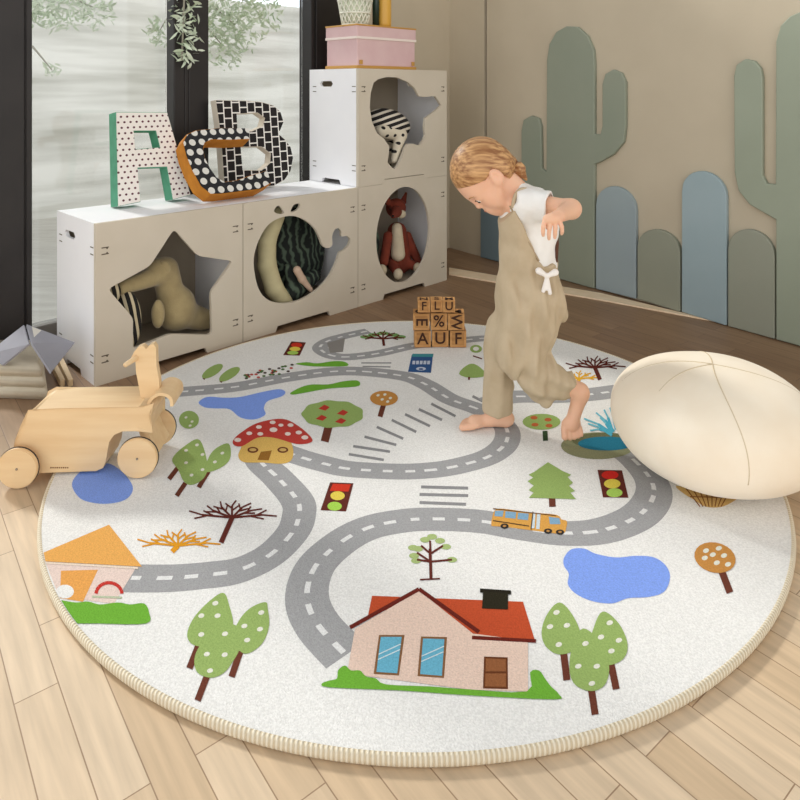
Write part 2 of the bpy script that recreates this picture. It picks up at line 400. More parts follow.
def road(pts, w, lay=1, dash=True, ends=None):
    P = cr(pts, 8, closed=False); G = [at(x, y, RZ) for x, y in P]; G = [Vector((g.x, g.y)) for g in G]
    def off(i, o):
        t = G[min(i+1, len(G)-1)]-G[max(i-1, 0)]; t.normalize(); return G[i]+Vector((-t.y, t.x))*o
    def V(p, l):
        v = Vector((p.x-RC.x, p.y-RC.y)); m = RR-.010
        if v.length > m: v *= m/v.length
        return rb.verts.new((RC.x+v.x, RC.y+v.y, RZ+.0002*l))
    ROAD = (172, 172, 174); mi = rcol(ROAD)
    ww = w if hasattr(w, '__len__') else [w]*len(pts)
    W_ = [ww[min(i//8, len(ww)-2)]*(1-(i % 8)/8)+ww[min(i//8+1, len(ww)-1)]*((i % 8)/8) for i in range(len(G))]
    a = [V(off(i, W_[i]/2), lay) for i in range(len(G))]; b = [V(off(i, -W_[i]/2), lay) for i in range(len(G))]
    for i in range(len(G)-1):
        f = rb.faces.new((a[i], b[i], b[i+1], a[i+1])); f.material_index = mi
    if dash:
        acc = 0; mi = rcol((240, 240, 240)); on = []
        # resample
        fine = []
        for i in range(len(G)-1):
            n = max(1, int((G[i+1]-G[i]).length/.004))
            for k in range(n): fine.append(G[i].lerp(G[i+1], k/n))
        dist = 0
        run = []
        for i in range(1, len(fine)-1):
            dist += (fine[i]-fine[i-1]).length
            if (dist % .056) < .036: run.append(i)
            else:
                if len(run) > 2:
                    va = []; vb = []
                    for r_ in run[::2]:
                        t = (fine[r_+1]-fine[r_-1]).normalized(); nn = Vector((-t.y, t.x))*.0055
                        va.append(V(fine[r_]+nn, lay+1)); vb.append(V(fine[r_]-nn, lay+1))
                    for q in range(len(va)-1):
                        f = rb.faces.new((va[q], vb[q], vb[q+1], va[q+1])); f.material_index = mi
                run = []
# body of the rug
N_ = 180
top = [rb.verts.new((RC.x+(RR-.008)*math.cos(2*PI*k/N_), RC.y+(RR-.008)*math.sin(2*PI*k/N_), RZ)) for k in range(N_)]
bot = [rb.verts.new((v.co.x, v.co.y, .001)) for v in top]
rb.faces.new(top); rb.faces.new(bot[::-1])
for i in range(N_): rb.faces.new((top[i], bot[i], bot[(i+1) % N_], top[(i+1) % N_]))
GREEN = (158, 184, 108); LIME = (118, 182, 62); TRUNK = (112, 62, 48); BLUE = (138, 170, 250); RED = (196, 62, 52); ORG = (240, 172, 92); BRO = (104, 48, 40); TAN = (206, 146, 76); YEL = (236, 214, 90); DOT = (238, 238, 224); ROADG = (150, 150, 152)
# roads
road([(128, 578), (170, 578), (207, 575), (239, 570), (270, 555), (292, 533), (299, 515), (297, 500), (278, 478), (262, 463), (256, 450)], .078)
road([(346, 655), (318, 625), (307, 597), (315, 567), (340, 543), (368, 528), (400, 521), (430, 519), (478, 521), (520, 528), (560, 533), (600, 531), (635, 518), (652, 500), (652, 482), (636, 462), (618, 448)], .084)
road([(140, 398), (160, 395), (180, 392), (235, 387), (290, 377), (345, 371), (400, 375.5), (425, 384), (450, 399), (475, 408), (495, 417), (507, 430), (505, 444), (490, 456), (466, 464), (437, 469.5), (400, 471.5), (350, 469), (325, 464), (300, 457), (275, 448)], .072, lay=1)
road([(368, 331), (345, 336), (328, 341), (320, 348), (330, 355), (348, 357), (378, 353.5), (410, 346.5), (440, 343), (475, 339), (495, 338)], .06, lay=1)
road([(486, 404), (512, 397), (550, 397), (585, 395), (617, 391), (650, 386)], .085, lay=3)
fillpoly([(327, 343), (345, 338), (343, 352), (330, 353)], (150, 146, 142), 2)
# crossings
for p, q in (((195, 497), (335, 520)), ((213, 465), (360, 487)), ((258, 427), (385, 460)), ((307, 388), (413, 435)), ((367, 360), (465, 408)), ((420, 337), (520, 385)), ((475, 317), (568, 360)), ((525, 295), (622, 345)), ((245, 132), (365, 132)), ((250, 146), (362, 148)), ((690, 265), (730, 285))):
    p, q = sc([p, q], 4, 300, 330); seg(p, q, 2.6 if q[1] > 372 else 1.2, ROADG, 1)
for p, q in (((470, 90), (627, 94)), ((465, 115), (627, 119)), ((465, 142), (620, 148))):
    p, q = sc([p, q], 3.333, 280, 460); seg(p, q, 3, ROADG, 1)
# lakes
blob(sc([(68, 300), (100, 280), (160, 283), (220, 280), (300, 262), (360, 252), (383, 262), (370, 278), (320, 295), (305, 320), (310, 345), (270, 362), (220, 355), (180, 325), (130, 322), (90, 318)], 3.636, 180, 320), BLUE)
blob(sc([(10, 195), (28, 174), (60, 172), (90, 185), (140, 194), (190, 190), (235, 194), (265, 215), (275, 245), (260, 280), (220, 293), (170, 296), (130, 309), (80, 303), (40, 285), (20, 262), (22, 235), (10, 215)], 2.5, 560, 480), BLUE)
blob([(72, 484), (78, 474), (92, 466), (110, 464), (126, 476), (133, 489), (125, 500), (105, 504), (85, 501), (76, 494)], BLUE)
# hedges
blob(sc([(402, 265), (440, 245), (480, 235), (540, 235), (590, 224), (640, 220), (655, 230), (640, 243), (540, 250), (450, 266), (410, 272)], 3.636, 180, 320), LIME, 3, 3)
blob(sc([(420, 160), (460, 154), (500, 158), (560, 150), (600, 153), (608, 168), (520, 170), (470, 168)], 3.636, 180, 320), LIME, 3, 3)
# traffic lights
def tlight(q, s, ox, oy, ls):
    fillpoly(sc(q, s, ox, oy), BRO, 2)
    for (x, y, rx, ry, c) in ls: ell(ox+x/s, oy+y/s, rx/s, ry/s, c, 3)
tlight([(167, 75), (245, 78), (220, 172), (135, 168)], 3.333, 280, 460, ((192, 120, 24, 15, YEL), (182, 155, 24, 15, (176, 222, 90))))
fillpoly(sc([(176, 80), (236, 82), (228, 106), (166, 104)], 3.333, 280, 460), (214, 60, 40), 3)
tlight([(470, 520), (568, 522), (594, 632), (492, 630)], 4, 480, 340, ((520, 541, 34, 17, (214, 48, 40)), (529, 576, 33, 19, YEL), (538, 612, 32, 18, (176, 214, 100))))
tlight([(405, 78), (458, 82), (435, 130), (375, 128)], 3.636, 180, 320, ((424, 92, 20, 9, (214, 60, 40)), (418, 106, 20, 8, YEL), (410, 120, 20, 7, (176, 214, 100))))
# trees with pale dots
def dots(lst, s, ox, oy, r=3.2):
    for x, y in lst: ell(ox+x/s, oy+y/s, r, r*.72, DOT, 5, 10, -.3)
def trk(lst, s, ox, oy, w, c=TRUNK, lay=3):
    for p, q in lst:
        p, q = sc([p, q], s, ox, oy); seg(p, q, w, c, lay)
L1 = (3.2, 20, 500)
trk([((573, 462), (542, 540)), ((705, 485), (677, 567)), ((600, 560), (568, 643))], *L1, 6.5)
blob(sc([(650, 298), (600, 330), (555, 380), (535, 430), (550, 462), (600, 470), (660, 440), (682, 400), (670, 340)], *L1), GREEN, 4)
blob(sc([(785, 328), (740, 345), (705, 380), (685, 430), (700, 480), (730, 492), (775, 460), (797, 405), (793, 350)], *L1), GREEN, 4)
blob(sc([(650, 400), (590, 450), (560, 500), (565, 550), (608, 570), (650, 556), (680, 520), (705, 470), (700, 410)], *L1), GREEN, 4)
dots([(625, 332), (580, 372), (632, 372), (580, 432), (656, 430), (718, 405), (772, 362), (768, 415), (727, 450), (598, 495), (655, 497), (608, 548)], *L1)
L2 = (3.077, 380, 520)
trk([((565, 410), (575, 494)), ((710, 440), (727, 522)), ((650, 520), (662, 600))], *L2, 7)
blob(sc([(552, 255), (515, 290), (497, 345), (510, 390), (550, 415), (600, 400), (616, 350), (590, 290)], *L2), GREEN, 4)
blob(sc([(685, 283), (655, 340), (645, 400), (690, 447), (745, 432), (762, 385), (735, 320)], *L2), GREEN, 4)
blob(sc([(625, 335), (592, 390), (583, 460), (600, 508), (650, 528), (692, 508), (705, 450), (680, 380)], *L2), GREEN, 4)
dots([(543, 286), (523, 330), (575, 326), (550, 385), (632, 382), (707, 318), (680, 362), (735, 372), (712, 405), (610, 452), (667, 452), (652, 505)], *L2, 3.4)
L3 = (3.636, 120, 360)
trk([((212, 390), (178, 434)), ((238, 448), (206, 495)), ((322, 405), (286, 464))], *L3, 4.5)
blob(sc([(290, 292), (240, 310), (190, 360), (212, 400), (232, 442), (262, 455), (305, 430), (318, 380)], *L3), GREEN, 4)
blob(sc([(395, 305), (345, 325), (318, 365), (308, 408), (360, 396), (400, 360)], *L3), GREEN, 4)
dots([(280, 310), (240, 330), (300, 345), (240, 375), (345, 372), (372, 340), (260, 420), (300, 400)], *L3, 2)
ell(189, 420, 10, 9, GREEN, 4); dots([(240, 210), (262, 225), (255, 240)], *L3, 1.6)
for cx, cy in ((118, 187), (180, 198)):
    x, y = 180+cx/3.636, 320+cy/3.636; seg((x-4, y+1), (x-9, y+8), 2.4, TRUNK, 3); ell(x, y, 12, 4.6, GREEN, 4, 16, -.55)
# apple tree, orange tree, small trees
x, y = 180+555/3.636, 320+343/3.636; seg((x-4, y+12), (x-8, y+27.5), 8, TRUNK, 3); blob([(x+30*math.cos(a*PI/9)*(1+.05*(a % 2)), y+13*math.sin(a*PI/9)*(1+.08*(a % 2))) for a in range(18)], GREEN, 4, 3)
for dx, dy in ((525, 320), (592, 338), (515, 357), (585, 368)):
    a, b_ = 180+dx/3.636, 320+dy/3.636; fillpoly([(a-6, b_+1), (a, b_-3), (a+5.5, b_-.5), (a+1, b_+3)], RED, 5)
seg((383.5, 405), (380, 417), 5, TRUNK, 3); ell(384, 398.5, 14, 7.5, TAN, 4); dots([(720, 275), (745, 272), (765, 285), (735, 290), (755, 298)], 3.636, 180, 320, 1.7)
seg((721.5, 571), (730, 593), 7, TRUNK, 3); ell(715, 558, 21, 15, TAN, 4, 22, .25); dots([(365, 178), (397, 172), (382, 188), (410, 190), (420, 212), (392, 208), (362, 196)], 2.5, 560, 480, 3.2)
seg((545, 431), (545.5, 441), 5, (60, 82, 52), 3); ell(541.5, 422, 19, 8, GREEN, 4)
for x, y in ((534, 418), (548, 420), (535, 425), (549, 426)): ell(x, y, 3.6, 1.8, (196, 104, 62), 5)
blob([(459, 374), (466, 366), (474, 364), (483, 370), (486, 376), (470, 378)], GREEN, 3, 3); seg((469, 377), (469, 380), 2, TRUNK, 3)
ell(476, 349, 6, 4, GREEN, 3); ell(476, 349, 3, 2, WHITE, 4); seg((473, 356), (482, 359), 1.2, BRO, 3)
# fir tree
fillpoly(sc([(272, 490), (330, 525), (365, 540), (350, 550), (372, 572), (356, 585), (380, 605), (362, 612), (384, 638), (195, 632), (215, 612), (195, 602), (215, 584), (190, 566), (213, 552), (195, 540), (218, 528)], 4, 480, 340), GREEN, 4)
seg((552, 498), (552.5, 507), 6.5, TRUNK, 3)
# bare trees
def twig(p, ang, l, w, c, dep, lay=4, sp=.55, sq=.55, n=3):
    q = (p[0]+l*math.cos(ang), p[1]-l*math.sin(ang)*sq); seg(p, q, w, c, lay)
    if dep > 0:
        for k in range(n):
            f = .4+.6*(k+1)/n; s = (p[0]+(q[0]-p[0])*f, p[1]+(q[1]-p[1])*f)
            twig(s, ang+sp*(1 if k % 2 else -1)*(1 if k < n-1 else .6), l*.5, w*.75, c, dep-1, lay, sp, sq, n)
def bare(base, top_, w, c, span, n=7):
    seg(base, top_, w, c, 4)
    for k in range(n):
        a = .15*PI+.7*PI*k/(n-1) if n > 1 else PI/2
        twig(top_, .06*PI+.88*PI*k/(n-1), span*(.62 if 0 < k < n-1 else .8), max(w*.4, 1.5), c, 1, 4, .6, .5)
bare((221, 543), (232, 518), 5, BRO, 38)
bare((172, 552), (178, 546), 5, (232, 160, 40), 36)
bare((600, 380), (595, 368), 4, BRO, 26)
bare((578, 384), (579, 379), 3.6, (238, 180, 50), 18, 5)
bare((384, 346), (383, 339), 2.6, BRO, 18, 5)
for x, y in ((366, 337), (374, 335), (383, 333.5), (393, 335), (400, 337)): ell(x, y, 6, 1.8, (128, 172, 104), 3)
# sapling behind the big house
seg((431, 579), (430, 549), 3, BRO, 4); seg((420, 580), (440, 579), 1.6, BRO, 4)
for q in ((417, 553), (421, 546), (430, 541), (443, 546), (452, 560), (417, 560)): 
    seg((430.5, 562 if q[1] > 550 else 554), q, 2, BRO, 4)
for x, y in ((414, 556), (418, 549), (425, 540), (432, 537), (440, 541), (446, 547), (452, 560), (413, 548), (416, 561)): ell(x, y, 5, 2.8, (176, 196, 130), 3)
# big house
fillpoly([(372, 596), (523, 602), (535, 641), (473, 638), (419, 600), (368, 616)], (200, 84, 50), 2)
fillpoly([(355, 629), (419, 591), (473, 634), (528, 641), (528, 692), (470, 690), (347, 674)], (240, 212, 196), 3)
seg((350, 628), (419, 589.5), 4, (110, 40, 32), 4); seg((419, 589.5), (479, 632.5), 4, (110, 40, 32), 4); seg((472, 638), (536, 641.5), 3.6, (110, 40, 32), 4)
fillpoly([(480, 589), (511, 591), (511, 595), (480, 593)], (40, 36, 26), 5); fillpoly([(483, 592), (508, 594), (508, 610), (482, 609)], (46, 42, 30), 5)
for q in ([(379, 635.5), (404.5, 635.5), (399, 676), (373.6, 674.5)], [(421, 637), (447, 637.6), (444, 678.5), (417.5, 676.6)]):
    fillpoly(q, (140, 100, 66), 4); c = np.mean(q, 0); g = [tuple(c+(np.array(p)-c)*np.array((.82, .9))) for p in q]; fillpoly(g, (112, 186, 214), 5)
    for k in (.35, .5):
        a = np.array(g[3])*(1-k)+np.array(g[0])*k; b_ = np.array(g[2])*(1-k-.3)+np.array(g[1])*(k+.3); seg(tuple(a), tuple(b_), 1.1, (214, 234, 240), 6)
fillpoly([(484, 657), (507.7, 657.8), (508, 689.6), (483, 689)], (110, 62, 36), 4); fillpoly([(486, 659), (505.7, 659.8), (506, 672), (485.5, 672)], (154, 98, 62), 5); fillpoly([(485.5, 674), (506, 674), (506, 687.6), (485, 687)], (154, 98, 62), 5)
blob([(322, 684), (330, 681), (337, 679), (338, 671), (345, 666), (351, 671), (360, 671), (366, 677), (376, 679), (386, 685), (430, 687), (470, 690), (527, 692), (530, 673), (539, 671), (545, 679), (551, 687), (559, 695), (554, 700), (470, 696), (400, 691), (330, 688)], LIME, 5, 3)
# left house
fillpoly([(37, 566), (136, 568), (114, 604), (48, 602)], (240, 218, 208), 2)
fillpoly([(34, 556), (109, 525), (142, 567), (36, 565)], (240, 178, 96), 4)
seg((38, 566), (138, 568.5), 2.2, (244, 226, 208), 5)
fillpoly([(61, 571), (98, 570), (83, 602), (50, 603)], ORG, 3); ell(65, 592, 9, 7, WHITE, 4, 14)
arc = [(96+12+12*math.cos(t*PI/10)-1*t*.2+2, 594-11*math.sin(t*PI/10)) for t in range(11)]
for i in range(10): seg(arc[i], arc[i+1], 3.4, (206, 62, 54), 4)
seg((92, 597), (122, 598), 2, (196, 206, 176), 4)
blob([(46, 604), (60, 601), (76, 603), (88, 602), (100, 605), (118, 603), (130, 605), (144, 604), (149, 613), (146, 624), (100, 624), (58, 622)], LIME, 5, 4)
# mushroom house
blob(sc([(450, 290), (520, 272), (600, 282), (628, 315), (625, 362), (590, 378), (520, 374), (450, 372), (430, 350), (440, 320)], *L3), (222, 182, 100), 3)
blob(sc([(412, 292), (440, 265), (500, 230), (590, 215), (650, 242), (697, 285), (690, 302), (640, 306), (560, 284), (500, 284), (445, 314), (415, 310)], *L3), (198, 70, 62), 4)
for x, y, r in ((428, 292, 3.5), (470, 268, 3), (505, 245, 3), (510, 270, 3), (555, 228, 3), (558, 255, 4), (610, 270, 3), (620, 238, 3), (650, 265, 3.2), (672, 283, 3.5), (585, 238, 2.6)): ell(120+x/3.636, 360+y/3.636, r, r*.6, (244, 226, 218), 5, 12)
for x in (483, 592): ell(120+x/3.636, 360+328/3.636, 5.5, 3, (112, 62, 40), 5)
for x in (483, 592): ell(120+x/3.636, 360+328/3.636, 3.5, 1.6, (206, 170, 100), 6)
fillpoly(sc([(512, 335), (552, 330), (540, 366), (500, 364)], *L3), (150, 104, 44), 5)
# flowers
for k in range(34):
    x = 244+random.random()*50; y = 376-(x-244)*.16+random.uniform(-4, 4)
    ell(x, y, 1.8, 1, random.choice([(196, 84, 76), (92, 122, 74), (84, 72, 66), (92, 122, 74)]), 3, 8)
# bus
blob(sc([(45, 742), (50, 705), (62, 680), (95, 676), (200, 690), (305, 700), (325, 718), (347, 725), (345, 752), (330, 776), (250, 768), (110, 750), (60, 746)], 4, 480, 340), (226, 168, 84), 3, 3)
for q in (((60, 684), (95, 684), (90, 708), (58, 706)), ((102, 686), (145, 690), (142, 716), (100, 712)), ((152, 692), (195, 696), (192, 722), (150, 718)), ((275, 708), (318, 714), (322, 738), (280, 738))): fillpoly(sc(q, 4, 480, 340), (136, 176, 206), 4)
for q in (((210, 695), (222, 696), (218, 755), (206, 754)), ((228, 697), (242, 698), (238, 758), (224, 757))): fillpoly(sc(q, 4, 480, 340), (214, 228, 236), 4)
seg((493, 521), (529, 526.5), 1, (92, 72, 50), 5); seg((533, 512), (531, 530), 1, (72, 72, 72), 5); seg((493, 509), (556, 516), 1, (120, 84, 50), 5)
for x, y in ((504.5, 526.5), (548, 531.5), (560, 532.5)): ell(x, y, 4.2, 2.6, (54, 50, 48), 5, 12); ell(x, y, 1.8, 1.1, (190, 140, 80), 6, 10)
# blue sign with white lettering, teal edge
fillpoly([(411.8, 355), (433, 355), (431, 373), (408, 372)], (56, 92, 146), 3); fillpoly([(412.5, 354), (433.5, 354), (433, 357.2), (411.8, 357)], (70, 150, 160), 4)
for k in range(5): fillpoly([(412.6+k*3.7, 361), (415.4+k*3.7, 361), (415+k*3.7, 364.5), (412.2+k*3.7, 364.5)], (206, 216, 232), 4)
ell(421, 369, 5, 1.8, (206, 216, 232), 4, 12); ell(421, 369.4, 2.4, .9, (56, 92, 146), 5, 12)
# pond with splashes
ell(598, 446, 37, 13.5, (150, 152, 118), 4, 30); ell(604, 441, 32, 8, (112, 116, 84), 5, 26); ell(606, 444, 28, 7, (44, 124, 152), 6, 26)
for a, b_ in (((612, 436), (588, 424)), ((612, 434), (584, 419)), ((614, 432), (596, 413)), ((612, 430), (604, 410)), ((616, 430), (610, 408)), ((608, 432), (590, 431)), ((612, 434), (600, 418))):
    m_ = ((a[0]+b_[0])/2, (a[1]+b_[1])/2-2); seg(a, m_, 2.6, (84, 178, 206), 7); seg(m_, b_, 1.6, (120, 196, 216), 7)
# wicker-like golden tree under the pouf
blob([(676, 486), (700, 489), (735, 490), (744, 493), (736, 500), (722, 507), (706, 507), (694, 500), (684, 494)], (226, 190, 120), 3, 3)
for k in range(8): seg((684+k*7, 486), (700+k*3, 507), 1.1, (150, 100, 60), 4)
seg((690, 497), (738, 498), 1.1, (150, 100, 60), 4)
seg((747, 488), (756, 499), 4, BRO, 4)
# small name text on the rug: dashes too fine to read are left as thread flecks
rug = thing('round_rug', 'round white play rug printed with roads, houses, lakes and trees, with a stitched beige edge', 'rug', (RC.x, RC.y, 0))
rme = bpy.data.meshes.new('rug'); 
for f in rb.faces:
    f.normal_update()
    if f.normal.z < -.5 and f.calc_center_median().z > .01: f.normal_flip()
rb.to_mesh(rme); rb.free(); link('printed_pile', rme, RM, rug)
def edge_mat():
    m, nt, b = newmat('serged_thread'); N = nt.nodes; L = nt.links
    t = N.new('ShaderNodeTexCoord'); s = N.new('ShaderNodeSeparateXYZ'); L.new(t.outputs['Object'], s.inputs[0])
    a = N.new('ShaderNodeMath'); a.operation = 'ARCTAN2'; L.new(s.outputs['Y'], a.inputs[0]); L.new(s.outputs['X'], a.inputs[1])
    k = N.new('ShaderNodeMath'); k.operation = 'MULTIPLY'; k.inputs[1].default_value = 760; L.new(a.outputs[0], k.inputs[0])
    q = N.new('ShaderNodeMath'); q.operation = 'SINE'; L.new(k.outputs[0], q.inputs[0])
    mr = N.new('ShaderNodeMapRange'); mr.inputs['From Min'].default_value = -1; L.new(q.outputs[0], mr.inputs[0])
    r = N.new('ShaderNodeValToRGB'); r.color_ramp.elements[0].color = lin((214, 198, 168)); r.color_ramp.elements[1].color = lin((240, 230, 208)); r.color_ramp.elements[0].position = .2; r.color_ramp.elements[1].position = .6
    L.new(mr.outputs[0], r.inputs[0]); L.new(r.outputs[0], b.inputs['Base Color']); b.inputs['Roughness'].default_value = .8
    bp = N.new('ShaderNodeBump'); bp.inputs['Distance'].default_value = .002; L.new(mr.outputs[0], bp.inputs['Height']); L.new(bp.outputs[0], b.inputs['Normal']); return m
bm = bmesh.new(); rings = []
for k in range(360):
    a = 2*PI*k/360
    rings.append([bm.verts.new((RC.x+(RR-.006+.006*math.cos(t))*math.cos(a), RC.y+(RR-.006+.006*math.cos(t))*math.sin(a), .0102+.0095*math.sin(t))) for t in [2*PI*i/12 for i in range(12)]])
for k in range(360):
    for i in range(12): bm.faces.new((rings[k][i], rings[(k+1) % 360][i], rings[(k+1) % 360][(i+1) % 12], rings[k][(i+1) % 12]))
obj('stitched_edge', bm, edge_mat(), rug, smooth=True, label='beige stitched edge')

# ------------------------------------------------------------------ storage cubes
def wood_panel(name, c, c2): return mat(name, c, .55, c2, 6, bs=120, bst=.05)
M_front = wood_panel('shaded_front_laminate', (210, 200, 184), (205, 195, 178)); M_white = wood_panel('daylit_laminate', (248, 249, 252), (244, 245, 249))  # shade is put into the front tone, window light into sides and tops
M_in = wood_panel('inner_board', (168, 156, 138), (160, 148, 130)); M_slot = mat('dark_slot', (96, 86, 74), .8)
s1 = fs(243, 345)[0]; s2 = fs(358, 306)[0]; SE = LEN; HT = .545; DP = .36
def clampo(p, s0, s1_, z0, z1, m=.02): return (min(max(p[0], s0+m), s1_-m), min(max(p[1], z0+m), z1-m))
def cube_unit(s0, s1_, z0, z1, holes_px, label, tab=False, handle=True):
    g = .0015; s0 += g; s1_ -= g; w = s1_-s0
    t = thing('storage_cube', label, 'storage cube', cub((s0+s1_)/2, DP/2, z0), ANG, 'white storage cubes under the window')
    holes = [[(p[0], p[1]) for p in [clampo(fs(x, y), s0, s1_, z0, z1) for x, y in h]] for h in holes_px]
    n0, n1 = s0+w*.27, s0+w*.73; nh = .022
    outer = [(s0, z0), (n0-.01, z0), (n0, z0+nh), (n1-.01, z0+nh), (n1, z0), (s1_, z0), (s1_, z1)]
    if tab: outer += [(n1+.003, z1), (n1-.007, z1+nh-.002), (n0-.003, z1+nh-.002), (n0-.013, z1)]
    outer.append((s0, z1))
    obj('front_panel', plate(outer, holes, .014, MC), M_front, t)
    # sides
    for sx, nm in ((s0, 'side_panel'), (s1_-.014, 'side_panel')):
        Ms = MC @ Matrix.Translation((sx+.014, .0145, 0)) @ Matrix.Rotation(PI/2, 4, 'Z')
        hz = z1-.07; hs = [[(DP*.62-.045+.0, hz-.013), (DP*.62+.03, hz-.013), (DP*.62+.042, hz), (DP*.62+.03, hz+.013), (DP*.62-.045, hz+.013), (DP*.62-.057, hz)]] if handle else []
        obj(nm, plate([(0, z0), (DP*.3, z0), (DP*.33, z0+nh), (DP*.67, z0+nh), (DP*.7, z0), (DP-.0145, z0), (DP-.0145, z1), (0, z1)], hs, .014, Ms), M_white, t)
    bm = bmesh.new(); box(bm, ((s0+s1_)/2, (DP+.0145)/2, z1-.0075), (w-.029, DP-.0155, .014), MC, .001); obj('top_panel', bm, M_white, t)
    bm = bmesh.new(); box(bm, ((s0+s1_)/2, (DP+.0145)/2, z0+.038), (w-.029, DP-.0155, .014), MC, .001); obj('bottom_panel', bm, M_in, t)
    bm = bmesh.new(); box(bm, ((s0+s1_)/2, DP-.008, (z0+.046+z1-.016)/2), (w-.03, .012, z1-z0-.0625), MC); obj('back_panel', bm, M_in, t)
    for sx in (s0+.032, s1_-.032):
        for zz in (z0+.085, z1-.095):
            for dz in (-.011, .011):
                bm = bmesh.new(); q = [(-.012, -.0018), (.012, -.0018), (.012, .0018), (.009, .0018), (.009, .0055*(1 if dz < 0 else 1)), (.004, .0055), (.004, .0018), (-.012, .0018)]
                if dz > 0: q = [(x_, -z_) for x_, z_ in q][::-1]
                plate([(sx+x_, zz+dz+z_) for x_, z_ in q], [], .001, MC @ Matrix.Translation((0, -.0011, 0)), bm); obj('joint_slot', bm, M_slot, t)
    for sy in (.03, DP-.04):
        for zz in (z0+.085, z1-.095):
            for dz in (-.012, .012):
                bm = bmesh.new(); box(bm, (s0-.0005, sy, zz+dz), (.0008, .026, .0035), MC); obj('joint_slot', bm, M_slot, t)
    return t
star = roundpoly([(174, 229), (198, 256), (233, 261), (211, 292), (212, 335), (170, 334), (133, 349), (133, 318), (108, 289), (150, 266)], .12, 4)
whale = cr(sc([(115, 450), (125, 370), (160, 280), (210, 210), (280, 170), (360, 160), (430, 185), (490, 235), (520, 290), (540, 340), (565, 358), (593, 348), (600, 325), (597, 290), (610, 250), (635, 235), (655, 255), (657, 285), (685, 283), (710, 300), (700, 340), (672, 370), (645, 385), (630, 430), (600, 500), (560, 560), (500, 620), (430, 665), (360, 690), (280, 697), (210, 680), (160, 635), (130, 560)], 6.154, 235, 190), 3)
sp1 = cr(sc([(240, 128), (262, 97), (285, 108), (302, 145), (262, 146)], 6.154, 235, 190), 3); sp2 = cr(sc([(342, 135), (362, 92), (395, 84), (401, 100), (380, 126)], 6.154, 235, 190), 3)
# circle for the fox cube, defined on the panel itself
cs_, cz_ = fs(404, 234.5); 
bird = sc([(135, 130), (160, 110), (210, 97), (270, 100), (330, 125), (370, 160), (395, 207), (420, 211), (488, 207), (522, 258), (490, 290), (432, 332), (425, 385), (432, 430), (420, 460), (398, 490), (360, 478), (330, 480), (312, 510), (298, 550), (275, 600), (255, 625), (235, 610), (215, 585), (220, 545), (225, 495), (195, 450), (155, 420), (125, 350), (113, 270), (118, 190)], 5.714, 350, 60)
def px_of(p):
    return (HX+F*p.x/p.y, HY-F*(p.z-CH)/p.y)
circ = []
for k in range(48):
    p = cub(cs_+.186*math.cos(2*PI*k/48)*1.0, 0, cz_+.232*math.sin(2*PI*k/48)); circ.append(px_of(p))
cube_unit(0, s1, 0, HT, [star], 'white storage cube with a star-shaped opening, nearest the camera in the row')
cube_unit(s1, s2, 0, HT, [whale, sp1, sp2], 'white storage cube with a whale-shaped opening, middle of the bottom row')
cube_unit(s2, SE, 0, HT, [circ], 'white storage cube with a round opening, under the top cube', tab=True)
cube_unit(s2, SE, HT+.001, HT*2, [bird], 'white storage cube stacked on top, with an elephant-head opening')
ZB = .046

# ------------------------------------------------------------------ letter cushions
def dotmat(name, base, dot, sx, r, stag=True, c2=None):
    m, nt, b = newmat(name); N = nt.nodes; L = nt.links
    t = N.new('ShaderNodeTexCoord'); s = N.new('ShaderNodeSeparateXYZ'); L.new(t.outputs['Object'], s.inputs[0])
    def mth(op, a, b_=None, c=None):
        n = N.new('ShaderNodeMath'); n.operation = op
        for i, v in enumerate((a, b_, c)):
            if v is None: continue
            if isinstance(v, (int, float)): n.inputs[i].default_value = v
            else: L.new(v, n.inputs[i])
        return n.outputs[0]
    z = mth('DIVIDE', s.outputs['Z'], sx*.87); zi = mth('FLOOR', z); odd = mth('MULTIPLY', mth('MODULO', mth('ADD', zi, 1000), 2), .5)
    x = mth('ADD', mth('DIVIDE', s.outputs['X'], sx), odd)
    fx = mth('SUBTRACT', mth('FRACT', x), .5); fz = mth('SUBTRACT', mth('FRACT', z), .5)
    d = mth('SQRT', mth('ADD', mth('MULTIPLY', fx, fx), mth('MULTIPLY', fz, fz)))
    r_ = mth('LESS_THAN', d, r)
    mx = N.new('ShaderNodeMix'); mx.data_type = 'RGBA'; L.new(r_, mx.inputs[0]); mx.inputs[6].default_value = lin(base); mx.inputs[7].default_value = lin(dot)
    L.new(mx.outputs[2], b.inputs['Base Color']); b.inputs['Roughness'].default_value = .9
    nz = N.new('ShaderNodeTexNoise'); nz.inputs['Scale'].default_value = 120; bp = N.new('ShaderNodeBump'); bp.inputs['Strength'].default_value = .3; bp.inputs['Distance'].default_value = .002
    L.new(nz.outputs[0], bp.inputs['Height']); L.new(bp.outputs[0], b.inputs['Normal']); return m
def brickmat():
    m, nt, b = newmat('black_squares_cloth'); N = nt.nodes; L = nt.links
    t = N.new('ShaderNodeTexCoord'); s = N.new('ShaderNodeSeparateXYZ'); c = N.new('ShaderNodeCombineXYZ'); L.new(t.outputs['Object'], s.inputs[0]); L.new(s.outputs['Z'], c.inputs[0]); L.new(s.outputs['X'], c.inputs[1])
    k = N.new('ShaderNodeTexBrick'); k.offset = .5; k.inputs['Scale'].default_value = 1; k.inputs['Brick Width'].default_value = .046; k.inputs['Row Height'].default_value = .040; k.inputs['Mortar Size'].default_value = .0028; k.inputs['Mortar Smooth'].default_value = 0
    k.inputs['Color1'].default_value = lin((26, 22, 22)); k.inputs['Color2'].default_value = lin((32, 24, 24)); k.inputs['Mortar'].default_value = lin((236, 232, 226))
    L.new(c.outputs[0], k.inputs[0]); L.new(k.outputs[0], b.inputs['Base Color']); b.inputs['Roughness'].default_value = .9; return m
